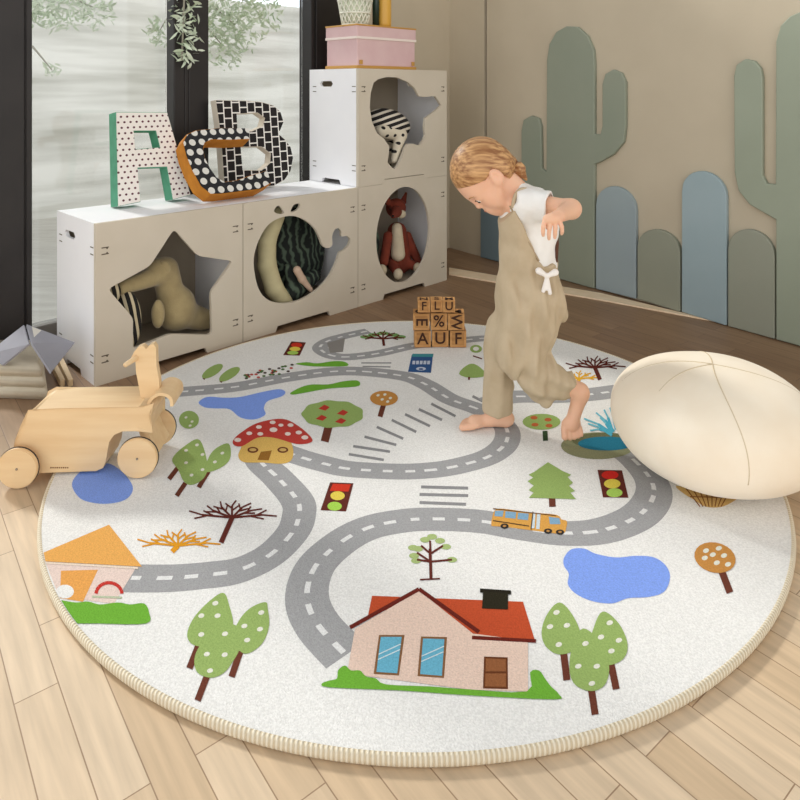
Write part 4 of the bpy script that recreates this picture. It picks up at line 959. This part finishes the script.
th0 = (wr+pm)/2; f.cap(th0, th0+np.array((-.018, -.006, -.010)), .0075, .0068, k=.004); f.cap(th0+np.array((-.018, -.006, -.010)), th0+np.array((-.021, -.004, -.026)), .0068, .0052, k=.003)
# right arm, hanging on the far side
sh = K(520, 206, .075); el = K(527, 240, .115); wr = K(516, 266, .10)
f.cap(sh, el, .027, .024, k=.015); f.cap(el, wr, .024, .016, k=.012); pm = wr+np.array((-.012, -.005, -.018)); f.cap(wr, pm, .0145, .014, k=.008)
for q in (-.015, -.005, .005, .014):
    o_ = pm+np.array((0, q, -.006)); f.cap(o_, o_+np.array((-.008, 0, -.018)), .0062, .006, k=.0015); f.cap(o_+np.array((-.008, 0, -.018)), o_+np.array((-.006, 0, -.032)), .006, .005, k=.0015)
f.cap(pm+np.array((-.004, -.01, .006)), pm+np.array((-.018, -.014, -.012)), .007, .0055, k=.003)
# right leg (standing) and foot
hip = K(524, 304, .035); kn = K(501, 356, .04); an = K(500, 413, .035)
f.cap(hip, kn, .046, .032, k=.02); f.cap(kn, an, .030, .023, k=.012)
gz = RZ+.001
hl = np.array((K(507, 0)[0], KD+.035, gz+.021)); f.ell(hl, (.026, .024, .021), k=.012)
bl = np.array((K(476, 0)[0], KD+.026, gz+.016)); f.cap(an, (hl+bl)/2+np.array((.008, 0, .016)), .023, .019, k=.015); f.cap(hl, bl, .021, .015, k=.012)
f.ell(bl, (.022, .029, .015), k=.01)
for i, (dy, L_, r_) in enumerate(((-.019, .030, .0098), (-.004, .029, .0078), (.007, .026, .0072), (.0165, .022, .0068), (.0245, .017, .0062))):
    a_ = bl+np.array((-.008, dy, -.004)); f.cap(a_, bl+np.array((-L_-.008, dy*1.05, -.016+r_)), r_*1.02, r_, k=.001)
# left leg (swinging back, on its toes)
hip = K(533, 304, -.035); kn = K(527, 364, -.045); an = K(577, 391, -.04)
f.cap(hip, kn, .050, .034, k=.02); f.cap(kn, an, .032, .025, k=.012)
hl = K(581, 393, -.04); bl = K(571, 425, -.055); f.ell(hl, (.020, .022, .024), k=.012)
f.cap(hl, bl, .021, .017, k=.014); f.ell(bl+np.array((0, 0, .002)), (.027, .013, .019), k=.01)
for i, (dx, L_, r_) in enumerate(((-.019, .021, .0092), (-.0055, .023, .0075), (.0055, .022, .007), (.0155, .019, .0065), (.0245, .015, .006))):
    a_ = bl+np.array((dx, -.003, -.006)); e_ = bl+np.array((dx*1.05, -.012, 0)); e_[2] = max(gz+r_*.95, a_[2]-L_); f.cap(a_, e_, r_*1.02, r_, k=.001)
fmesh('body', f, M_skin, kid)
# hair
def haircloth():
    m, nt, b = newmat('fair_hair'); N = nt.nodes; L = nt.links
    t = N.new('ShaderNodeTexCoord'); mp = N.new('ShaderNodeMapping'); mp.inputs['Rotation'].default_value = (0, math.radians(-20), 0); mp.inputs['Scale'].default_value = (5, 60, 75)
    n = N.new('ShaderNodeTexNoise'); n.inputs['Scale'].default_value = 1.6; n.inputs['Detail'].default_value = 4; L.new(t.outputs['Object'], mp.inputs[0]); L.new(mp.outputs[0], n.inputs[0])
    r = N.new('ShaderNodeValToRGB'); r.color_ramp.elements[0].color = lin((140, 92, 52)); r.color_ramp.elements[1].color = lin((206, 160, 108)); r.color_ramp.elements[0].position = .36; r.color_ramp.elements[1].position = .64
    L.new(n.outputs[0], r.inputs[0]); L.new(r.outputs[0], b.inputs['Base Color']); b.inputs['Roughness'].default_value = .45
    bp = N.new('ShaderNodeBump'); bp.inputs['Strength'].default_value = .35; bp.inputs['Distance'].default_value = .0015; L.new(n.outputs[0], bp.inputs['Height']); L.new(bp.outputs[0], b.inputs['Normal']); return m
M_hair = haircloth()
f = Field(tuple(np.array(HC)-.17), tuple(np.array(HC)+.17), .003)
f.ell(H(-.006, 0, .006), (.090, .079, .083), RHn, k=.012)
f.ell(H(-.035, 0, -.035), (.055, .066, .050), RHn, k=.02)
X, Y, Z = f.grid(); dX = np.stack([X-HC.x, Y-HC.y, Z-HC.z], -1) @ RHn; fx, ly, uz = dX[..., 0], dX[..., 1], dX[..., 2]
# hairline: high over the brow, sweeping behind the ears to the nape
line = np.where(fx > .02, -.010+(fx-.02)*.55-np.abs(ly)*.12, np.where(fx > -.014, -.016, -.016-(-.014-fx)*6))
f.V = np.maximum(f.V, (line-uz)*.7)
ang_ = np.arctan2(ly, fx+.1*0+.0001); 
f.cap(H(-.062, 0, -.045), H(-.070, 0, -.062), .022, .018, k=.012)
fmesh('hair', f, M_hair, kid)
f = Field(tuple(np.array(HC)-.2), tuple(np.array(HC)+.2), .003)
f.cap(H(-.066, .008, -.070), H(-.066, .012, -.088), .013, .019, k=.008); f.cap(H(-.066, .012, -.088), H(-.055, .014, -.118), .018, .006, k=.01)
X, Y, Z = f.grid(); f.V += .0015*np.sin(420*(X+.3*Z)+90*Y); fmesh('ponytail', f, M_hair, kid)
bm = bmesh.new(); c = Vector(H(-.0665, .009, -.072)); ax = (Vector(H(-.066, .012, -.088))-c).normalized(); e_a = ax.orthogonal().normalized(); e_b = ax.cross(e_a)
tube(bm, [c+(e_a*math.cos(a)+e_b*math.sin(a))*.0145 for a in [2*PI*k/20 for k in range(20)]], .003, 6, closed=True); obj('hair_tie', bm, mat('brown_hair_tie', (120, 84, 58), .8), kid, smooth=True, label='brown hair tie')
# eyes, brows, lips
M_white_eye = mat('eye_white', (232, 228, 222), .25); M_iris = mat('dark_iris', (52, 38, 30), .2); M_lash = mat('lash', (96, 66, 46), .8); M_lip = mat('lips', (204, 122, 106), .45)
for s_ in (1, -1):
    c = Vector(H(.0715, s_*.029, -.040)); bm = bmesh.new(); sph(bm, c, .0092, seg=16); eo = obj('eye', bm, M_white_eye, kid, smooth=True)
    bm = bmesh.new(); sph(bm, Vector(H(.0762, s_*.0295, -.0425)), .0056, seg=14); obj('iris', bm, M_iris, eo, smooth=True)
    bm = bmesh.new(); tube(bm, [H(.078, s_*.019, -.036), H(.0835, s_*.027, -.0345), H(.080, s_*.038, -.0375)], [.0008, .0014, .0008], 6); obj('eyelash', bm, M_lash, kid, smooth=True)
    bm = bmesh.new(); tube(bm, [H(.086, s_*.012, -.021), H(.0865, s_*.026, -.016), H(.077, s_*.041, -.021)], [.0008, .0016, .0008], 6); obj('eyebrow', bm, mat('brow_hair', (176, 132, 88), .8), kid, smooth=True)
bm = bmesh.new(); tube(bm, [H(.0805, -.014, -.0815), H(.0858, -.005, -.0788), H(.0855, 0, -.0795), H(.0858, .005, -.0788), H(.0805, .014, -.0815)], [.0008, .0028, .0024, .0028, .0008], 8); obj('upper_lip', bm, M_lip, kid, smooth=True)
bm = bmesh.new(); tube(bm, [H(.079, -.012, -.084), H(.083, 0, -.0868), H(.079, .012, -.084)], [.0008, .0036, .0008], 8); obj('lower_lip', bm, M_lip, kid, smooth=True)
# T-shirt
M_shirt = mat('white_jersey', (242, 241, 238), .9, (236, 234, 230), 12, bs=160, bst=.3)
f = Field((K(485, 0)[0], KD-.22, .42), (K(585, 0)[0], KD+.16, .78), .0036)
f.cap(K(525, 216), K(530, 262), .071, .076, k=.03); f.cap(K(526, 206, -.052), K(526, 206, .055), .042, .042, k=.035); f.cap(K(536, 208, -.02), K(541, 228, -.01), .054, .05, k=.03)
f.cap(K(518, 198), K(514, 193), .044, .043, k=.02)
sv0 = K(528, 204, -.07); sv1 = K(550, 207, -.102); f.cap(sv0, sv1, .043, .044, k=.02); f.cap(K(520, 206, .07), K(524, 228, .098), .042, .040, k=.02)
X, Y, Z = f.grid()
n_ = (sv1-sv0)/np.linalg.norm(sv1-sv0); dd = (X-sv1[0])*n_[0]+(Y-sv1[1])*n_[1]+(Z-sv1[2])*n_[2]
near = (Y < KD-.055) & (X > sv0[0]+.01)
f.V = np.where(near, np.maximum(f.V, dd), f.V)
f.cap(sv1-n_*.012, sv1+n_*.03, .036, .037, k=.002, cut=True)
nn_ = np.array(HC)+RHn @ np.array((-.02, 0, -.10)); ax = (np.array(HC)-np.array(K(522, 205))); ax = ax/np.linalg.norm(ax); c0 = K(512, 196)
f.V = np.maximum(f.V, np.where(np.abs(Y-KD) < .055, (X-c0[0])*ax[0]+(Z-c0[2])*ax[2]-.010, -1))
qa = K(493, 226); qb = K(508, 203); qd = np.array((qb[0]-qa[0], qb[2]-qa[2])); qd /= np.linalg.norm(qd); f.V = np.where((Z > K(0, 235)[2]) & (X < K(512, 0)[0]), np.maximum(f.V, -((X-qa[0])*qd[1]-(Z-qa[2])*qd[0])), f.V)
f.V += .0014*np.sin(70*X+95*Z+20*Y)*np.sin(55*Z-30*X+40*Y)+.0010*np.sin(150*X-60*Z)
fmesh('t_shirt', f, M_shirt, kid)
# overalls
M_lin = mat('beige_linen', (196, 178, 150), .9, (184, 165, 136), 14, bs=300, bst=.4)
f = Field((K(470, 0)[0], KD-.16, RZ+.03), (K(605, 0)[0], KD+.16, .72), .0038)
f.cap(K(523, 212), K(528, 250), .073, .080, k=.03); f.cap(K(528, 250), K(530, 300), .081, .086, k=.03)
f.cap(K(519, 211, -.035), K(522, 226, -.03), .058, .060, k=.02)
f.cap(K(530, 296, -.02), K(532, 312, -.02), .084, .082, k=.03)
f.cap(K(516, 310, .035), K(499, 352, .042), .066, .046, k=.025); f.cap(K(499, 352, .042), K(497, 420, .036), .043, .046, k=.015)
f.cap(K(532, 306, -.035), K(522, 350, -.045), .084, .066, k=.03)
f.cap(K(522, 356, -.045), K(536, 374, -.045), .060, .052, k=.02); f.cap(K(534, 374, -.045), K(582, 388, -.042), .053, .032, k=.02); f.cap(K(536, 384, -.045), K(546, 400, -.045), .040, .022, k=.02)
X, Y, Z = f.grid()
def halfp(p, q, dep=0):
    a = K(*p); b_ = K(*q); d = np.array((b_[0]-a[0], b_[2]-a[2])); d /= np.linalg.norm(d); return (X-a[0])*d[1]-(Z-a[2])*d[0]    # >0 right of a->b going down is negative
g1 = halfp((509, 203), (540, 264)); g1 = -g1 if halfp((509, 203), (540, 264))[0, 0, 0] > 0 else g1
zb_ = Z-K(540, 260)[2]
f.V = np.maximum(f.V, np.minimum(g1, zb_)); f.V = np.maximum(f.V, Z-K(505, 202)[2])
qa = K(495, 224); qb = K(513, 200); qd = np.array((qb[0]-qa[0], qb[2]-qa[2])); qd /= np.linalg.norm(qd); f.V = np.where(Z > K(0, 235)[2], np.maximum(f.V, -((X-qa[0])*qd[1]-(Z-qa[2])*qd[0])), f.V)
# hems
he = K(497, 411, .036); f.V = np.where((X < K(517, 0)[0]) & (Y > KD-.02), np.maximum(f.V, he[2]-Z), f.V)
a_ = K(572, 388, -.042); d_ = np.array((.93, .36)); cutp = (X-a_[0])*d_[0]-(Z-a_[2])*d_[1]
f.V = np.where((Z < K(0, 360)[2]) & (X > K(540, 0)[0]), np.maximum(f.V, (X-a_[0])*.92+(Z-a_[2])*(-.1)), f.V)
# folds
P1 = (.0068*np.sin(88*(X-.035*np.sin(8*Z))+16*Y+9*Z)+.0032*np.sin(170*X+40*Y-22*Z))*np.clip((.66-Z)/.22, 0, 1)*np.clip((Z-.10)/.12, .25, 1)
P2 = .0060*np.sin(105*Z+48*X)*np.exp(-((Z-.17)/.055)**2)*(X > K(514, 0)[0])+.0018*np.sin(60*X+70*Z+30*Y)*np.exp(-((Z-.34)/.08)**2)
f.V += P1+P2
fmesh('overalls', f, M_lin, kid)
bm = bmesh.new(); pts = [K(513, 208, -.080), K(514, 200, -.078), K(517, 193, -.070), K(524, 189, -.062), K(534, 194, -.056), K(541, 205, -.052)]
tube(bm, cr(pts, 4, closed=False), .0055, 8); obj('strap', bm, M_lin, kid, smooth=True)
pts = [K(510, 206, -.077), K(519, 224, -.081), K(529, 243, -.083), K(539, 261, -.084)]
bm = bmesh.new(); tube(bm, cr(pts, 4, closed=False), .0028, 6); obj('bib_edge', bm, mat('linen_edge', (168, 148, 120), .9), kid, smooth=True, label='darker hemmed bib edge')
bm = bmesh.new(); tube(bm, [K(556, 228, -.03), K(557, 244, -.03), K(556, 262, -.028)], [.005, .0055, .005], 8); obj('dark_strip', bm, mat('brown_strip', (92, 60, 44), .8), kid, smooth=True, label='dark brown strip at the back')  # thin dark brown tube down the back, below the hand
# white bow tied at the side
f = Field(tuple(K(547, 280, -.105)-.05), tuple(K(547, 280, -.105)+.05), .002)
kn_ = K(547, 276, -.108)
f.ell(kn_, (.007, .007, .007), k=.003)
for dx, dz in ((-.022, .014), (.022, .010)): f.cap(kn_, kn_+np.array((dx, 0, dz)), .005, .0095, k=.003); f.cap(kn_+np.array((dx*.7, -.012, dz*.7)), kn_+np.array((dx*1.1, -.012, dz*1.1)), .0035, .004, k=.002, cut=True)
for dx, dz in ((-.010, -.040), (.008, -.046), (-.001, -.034)): f.cap(kn_, kn_+np.array((dx, 0, dz)), .0045, .0055, k=.002)
fmesh('bow', f, mat('white_cotton', (238, 232, 226), .9), kid, label='white cotton bow')

# ------------------------------------------------------------------ pouf
pcx = Vector((.808, 1.77, 0)); zr = .155
f = Field((pcx.x-.32, pcx.y-.32, -.02), (pcx.x+.32, pcx.y+.32, .4), .006)
X, Y, Z = f.grid(); zc = RZ+.126
rr = ((np.abs(X-pcx.x)/.250)**2.15+(np.abs(Y-pcx.y)/.250)**2.15); zz = np.where(Z > zc, np.abs(Z-zc)/.142, np.abs(Z-zc)/.134)
f.V = ((rr**(2.2/2.15)+zz**2.2)**(1/2.2)-1)*.16
f.V = np.maximum(f.V, RZ+.003-Z)
t = thing('pouf', 'large cream fabric pouf with piped seams on the right side of the rug', 'pouf', (pcx.x, pcx.y, RZ))
M_pouf = mat('cream_linen', (250, 238, 218), .85, (244, 228, 204), 6, bs=260, bst=.25, sheen=.2)
fmesh('cushion_body', f, M_pouf, t)
M_seam = mat('seam_piping', (214, 196, 166), .8)
def onp(x, y, zsgn=1):
    q = (abs(x/.250)**2.15+abs(y/.250)**2.15)**(2.2/2.15)
    z = max(0, 1-q)**(1/2.2); return Vector((pcx.x+x, pcx.y+y, zc+zsgn*z*(.142 if zsgn > 0 else .134)))
for ang, off in ((-1.95, .0), (-.5, .0), (1.2, 0), (2.65, 0), (-2.9, 0)):
    pts = []
    for k in range(24):
        a = (k/23)*1.75; s_ = math.sin(a); cz = math.cos(a)
        d = Vector((math.cos(ang+.25*s_), math.sin(ang+.25*s_)))*.250*abs(s_)**(2/2.2)
        z = zc+math.copysign(abs(cz)**(2/2.2), cz)*(.142 if cz > 0 else .134)
        pts.append(Vector((pcx.x+d.x, pcx.y+d.y, z)))
    bm = bmesh.new(); tube(bm, pts, .0016, 6); obj('seam', bm, M_seam, t, smooth=True)

# ------------------------------------------------------------------ letter blocks
M_blk = mat('oiled_wood', (206, 156, 98), .55, (180, 128, 74), 12, (1, 1, 5)); M_rec = mat('recessed_wood', (186, 136, 80), .65, (158, 110, 62), 14, (1, 1, 5)); M_ink = mat('burned_letter', (62, 34, 20), .8)
def txt(ch, size):
    cu = bpy.data.curves.new('t', 'FONT'); cu.body = ch; cu.size = size; cu.extrude = .0006; cu.align_x = 'CENTER'; cu.align_y = 'CENTER'; cu.offset = size*.012
    o = bpy.data.objects.new('t', cu); COL.objects.link(o); dg = bpy.context.evaluated_depsgraph_get(); dg.update()
    me = bpy.data.meshes.new_from_object(o.evaluated_get(dg)); bpy.data.objects.remove(o); return me
def block(cx, cy, z0, s, rz, ch, rot, top_, label):
    t = thing('letter_block', label, 'toy block', (cx, cy, z0), rz, 'wooden letter blocks stacked on the rug')
    bm = bmesh.new(); box(bm, (0, 0, s/2), (s, s, s), None)
    bmesh.ops.recalc_face_normals(bm, faces=bm.faces); inn = list(bm.faces); r = bmesh.ops.inset_individual(bm, faces=inn, thickness=s*.12, depth=0, use_even_offset=True); bm.normal_update()
    for f_ in inn: f_.material_index = 1
    for f_ in inn: bmesh.ops.translate(bm, vec=-f_.normal*s*.025, verts=f_.verts)
    link('cube', bme(bm), [M_blk, M_rec], t, world=False)
    def lt(c, R, d):
        me = txt(c, s*1.0); me.transform(Matrix.Translation(d) @ R); link('letter', me, M_ink, t, world=False)
    lt(ch, Matrix.Rotation(PI/2, 4, 'X') @ Matrix.Rotation(rot, 4, 'Z'), (0, -s*.478, s*.5))
    if top_: lt(top_, Matrix.Identity(4), (0, 0, s*.978))
    lt(random.choice('HKTS'), Matrix.Rotation(PI/2, 4, 'Z') @ Matrix.Rotation(PI/2, 4, 'X'), (s*.478, 0, s*.5))
    return t
bs_ = .064; d0 = 2.585+.033; k_ = d0/F
def bxp(x): return (x-HX)*(d0-.033)/F
rows = [((422.5, 'A', 0, .10), (440.5, 'U', 0, -.03), (458, 'F', 0, .06)), ((421.5, 'E', -PI/2, -.05), (439, '%', 0, .04), (456.5, 'W', -PI/2, -.08)), ((424, 'F', 0, .06), (437, 'L', 0, 0), (449.5, 'U', 0, -.08))]
nm = {0: 'bottom', 1: 'middle', 2: 'top'}; wn_ = {0: 'left', 1: 'centre', 2: 'right'}; pl = {0: 'bottom', 1: 'middle', 2: 'top'}
chn = {'%': 'percent sign'}
for r_, row in enumerate(rows):
    s_ = bs_ if r_ < 2 else .047; z_ = RZ+.0022 if r_ == 0 else RZ+.0022+bs_*r_+.0006*r_
    for c_, (x, ch, ro, rz) in enumerate(row):
        block(bxp(x), d0+(.004 if c_ == 1 else 0), z_, s_*.965, rz*.35, ch, ro, random.choice('NOMS'),
              'wooden block marked %s, %s of the %s row of the stack' % (chn.get(ch, 'with a letter '+ch), wn_[c_], nm[r_]))

# ------------------------------------------------------------------ blanket, book and frames by the window
M_blk1 = mat('cream_blanket', (214, 204, 184), .95, (202, 190, 168), 9, bs=220, bst=.4)
t = thing('folded_blanket', 'cream folded blanket on the floor at the left edge', 'blanket', (-1.32, 2.2, 0))
bm = bmesh.new()
y0, y1 = 2.19, 2.50; z = .001
for li, (xe, th_) in enumerate(((-1.125, .034), (-1.135, .030), (-1.15, .032))):
    bm = bmesh.new(); prof = []
    n = 8
    for k in range(n+1):
        a = -PI/2+PI*k/n; prof.append((xe+th_/2*math.cos(a)-th_/2, z+th_/2+th_/2*math.sin(a)))
    prof += [(-1.55, z+th_), (-1.55, z)]
    skew = .12
    A_ = [bm.verts.new((x+0, y0+.0+(x+1.12)*-.08+.006*li, zz)) for x, zz in prof]; B_ = [bm.verts.new((x-.15, y1-.05, zz)) for x, zz in prof]
    bm.faces.new(A_); bm.faces.new(B_[::-1])
    for i in range(len(prof)): bm.faces.new((A_[i], B_[i], B_[(i+1) % len(prof)], A_[(i+1) % len(prof)]))
    bmesh.ops.bevel(bm, geom=[e for e in bm.edges if e.verts[0].co.y < 2.3 and e.verts[1].co.y < 2.3], offset=.005, segments=2, affect='EDGES', clamp_overlap=True)
    obj('fold', bm, M_blk1, t, smooth=True); z += th_+.001
def slab(pts3, th_):
    P_ = [Vector(p) for p in pts3]; n = (P_[1]-P_[0]).cross(P_[-1]-P_[0]).normalized()*th_
    bm = bmesh.new(); a = [bm.verts.new(p) for p in P_]; b_ = [bm.verts.new(p+n) for p in P_]
    bm.faces.new(a); bm.faces.new(b_[::-1])
    for i in range(len(P_)): bm.faces.new((a[i], b_[i], b_[(i+1) % len(P_)], a[(i+1) % len(P_)]))
    return bm
zb = z+.004
t = thing('open_book', 'large grey soft-cover book opened face down on the cream blanket', 'book', at(30, 360, zb))
Mg = mat('grey_cover', (158, 158, 168), .7, (150, 150, 160), 6)
obj('cover', slab([at(25, 326, .205), at(-14, 356, zb), at(4, 366, zb), at(30, 345, .185)], .006), Mg, t)
obj('cover', slab([at(26, 326, .205), at(31, 345, .185), at(50, 374, zb+.004), at(74, 344, .13)], .006), Mg, t)
obj('pages', slab([at(30, 330, .193), at(33, 346, .176), at(50, 369, zb+.004), at(70, 345, .125)], .012), mat('paper_edge', (226, 222, 212), .9), t, label='white page block')
for i, (p0, p1, p2, p3, lb) in enumerate((((70, 360), (84, 386), (88, 384), (75, 358), 'pale wooden frame lying against the left side of the cubes, nearer the cubes'), ((62, 362), (76, 386), (80, 384), (66, 359), 'pale wooden frame lying by the cubes, nearer the book'))):
    t = thing('wooden_frame', lb, 'frame', at(80, 375, 0), 0, 'pale wooden frames beside the cubes')
    z_ = .004+.0*i; q = [at(*p0, z_), at(*p1, z_), at(*p2, z_), at(*p3, z_)]; q = [v-Vector((.045, 0.012, 0)) for v in q]
    obj('frame_bar', slab(q[::-1] if ((q[1]-q[0]).cross(q[3]-q[0])).z < 0 else q, .022), mat('pale_pine', (216, 192, 156), .6, (204, 178, 140), 7), t)

# ------------------------------------------------------------------ greenery outside and by the mullion
M_leaf = mat('hazed_leaf', (186, 202, 172), .7, (214, 222, 206), 12); M_bark = mat('grey_bark', (150, 146, 132), .9)  # haze of the outdoor view is put into the pale leaf colour
def leaves(bm, c, r, n, sz):
    for _ in range(n):
        d = Vector((random.gauss(0, 1), random.gauss(0, 1), random.gauss(0, 1))).normalized()*r*random.random()**.4
        p = c+Vector((d.x, d.y*.6, d.z)); q = Matrix.Rotation(random.random()*6.3, 3, 'Z') @ Matrix.Rotation(random.uniform(-1, 1), 3, 'X') @ Matrix.Rotation(random.random()*3, 3, 'Y')
        s_ = sz*random.uniform(.5, 1.1); v = [bm.verts.new(p+q @ Vector(o_)*s_) for o_ in ((0, -1, 0), (.28, -.2, .08), (.22, .5, .05), (0, 1, -.05), (-.22, .5, .05), (-.28, -.2, .08))]
        bm.faces.new(v)
def tree(name, label, base, clusters, group=None):
    t = thing(name, label, 'tree', base)
    bm = bmesh.new()
    top_ = max((c for c, r, n in clusters), key=lambda c: c.z)
    tube(bm, [base, base+Vector((.02, 0, top_.z*.5)), Vector((base.x, base.y, top_.z+.2))], [.03, .025, .015], 8)
    for c, r, n in clusters:
        s_ = Vector((base.x, base.y, min(c.z+.1, top_.z))); tube(bm, [s_, (s_+c)/2+Vector((0, 0, .1)), c], [.012, .008, .003], 6)
    obj('trunk', bm, M_bark, t, smooth=True)
    bm = bmesh.new()
    for c, r, n in clusters: leaves(bm, c, r*1.1, n*2, .034)
    obj('foliage', bm, M_leaf, t)
D = 4.6
tree('tree', 'pale leafy tree outside the glass, behind the middle window post', atd(186, 60, 4.7)*1.0-Vector((0, 0, atd(186, 60, 4.7).z+.01)), [(atd(205, 10, D), .22, 160), (atd(235, 25, D), .2, 130), (atd(222, 45, D), .16, 90), (atd(255, 5, D), .22, 120), (atd(160, 30, D), .1, 40)])
tree('tree', 'pale leafy tree outside at the top left of the window', atd(14, 60, 4.4)-Vector((0, 0, atd(14, 60, 4.4).z+.01)), [(atd(60, 0, 4.2), .2, 130), (atd(95, 8, 4.2), .13, 60), (atd(40, 8, 4.2), .12, 60), (atd(52, 70, 4.2), .05, 12)])
t = thing('trailing_plant', 'pale green trailing vine hanging in front of the middle window post', 'plant', cub(fs(186, 40, WB-.1)[0], WB-.1, 2.3), ANG)
bm = bmesh.new(); vb = cub(fs(186, 40, WB-.1)[0], WB-.085, 0)
tube(bm, [vb+Vector((0, 0, 2.38)), vb+Vector((.01, 0, 1.9)), vb+Vector((0, 0, 1.4)), vb+Vector((-.01, 0, 1.12))], .004, 6); obj('stem', bm, M_bark, t)
bm = bmesh.new()
for k in range(9): leaves(bm, vb+Vector((.01*math.sin(k), 0, 1.13+.03*k)), .075 if 1 < k else .05, 14, .028)
obj('foliage', bm, M_leaf, t)
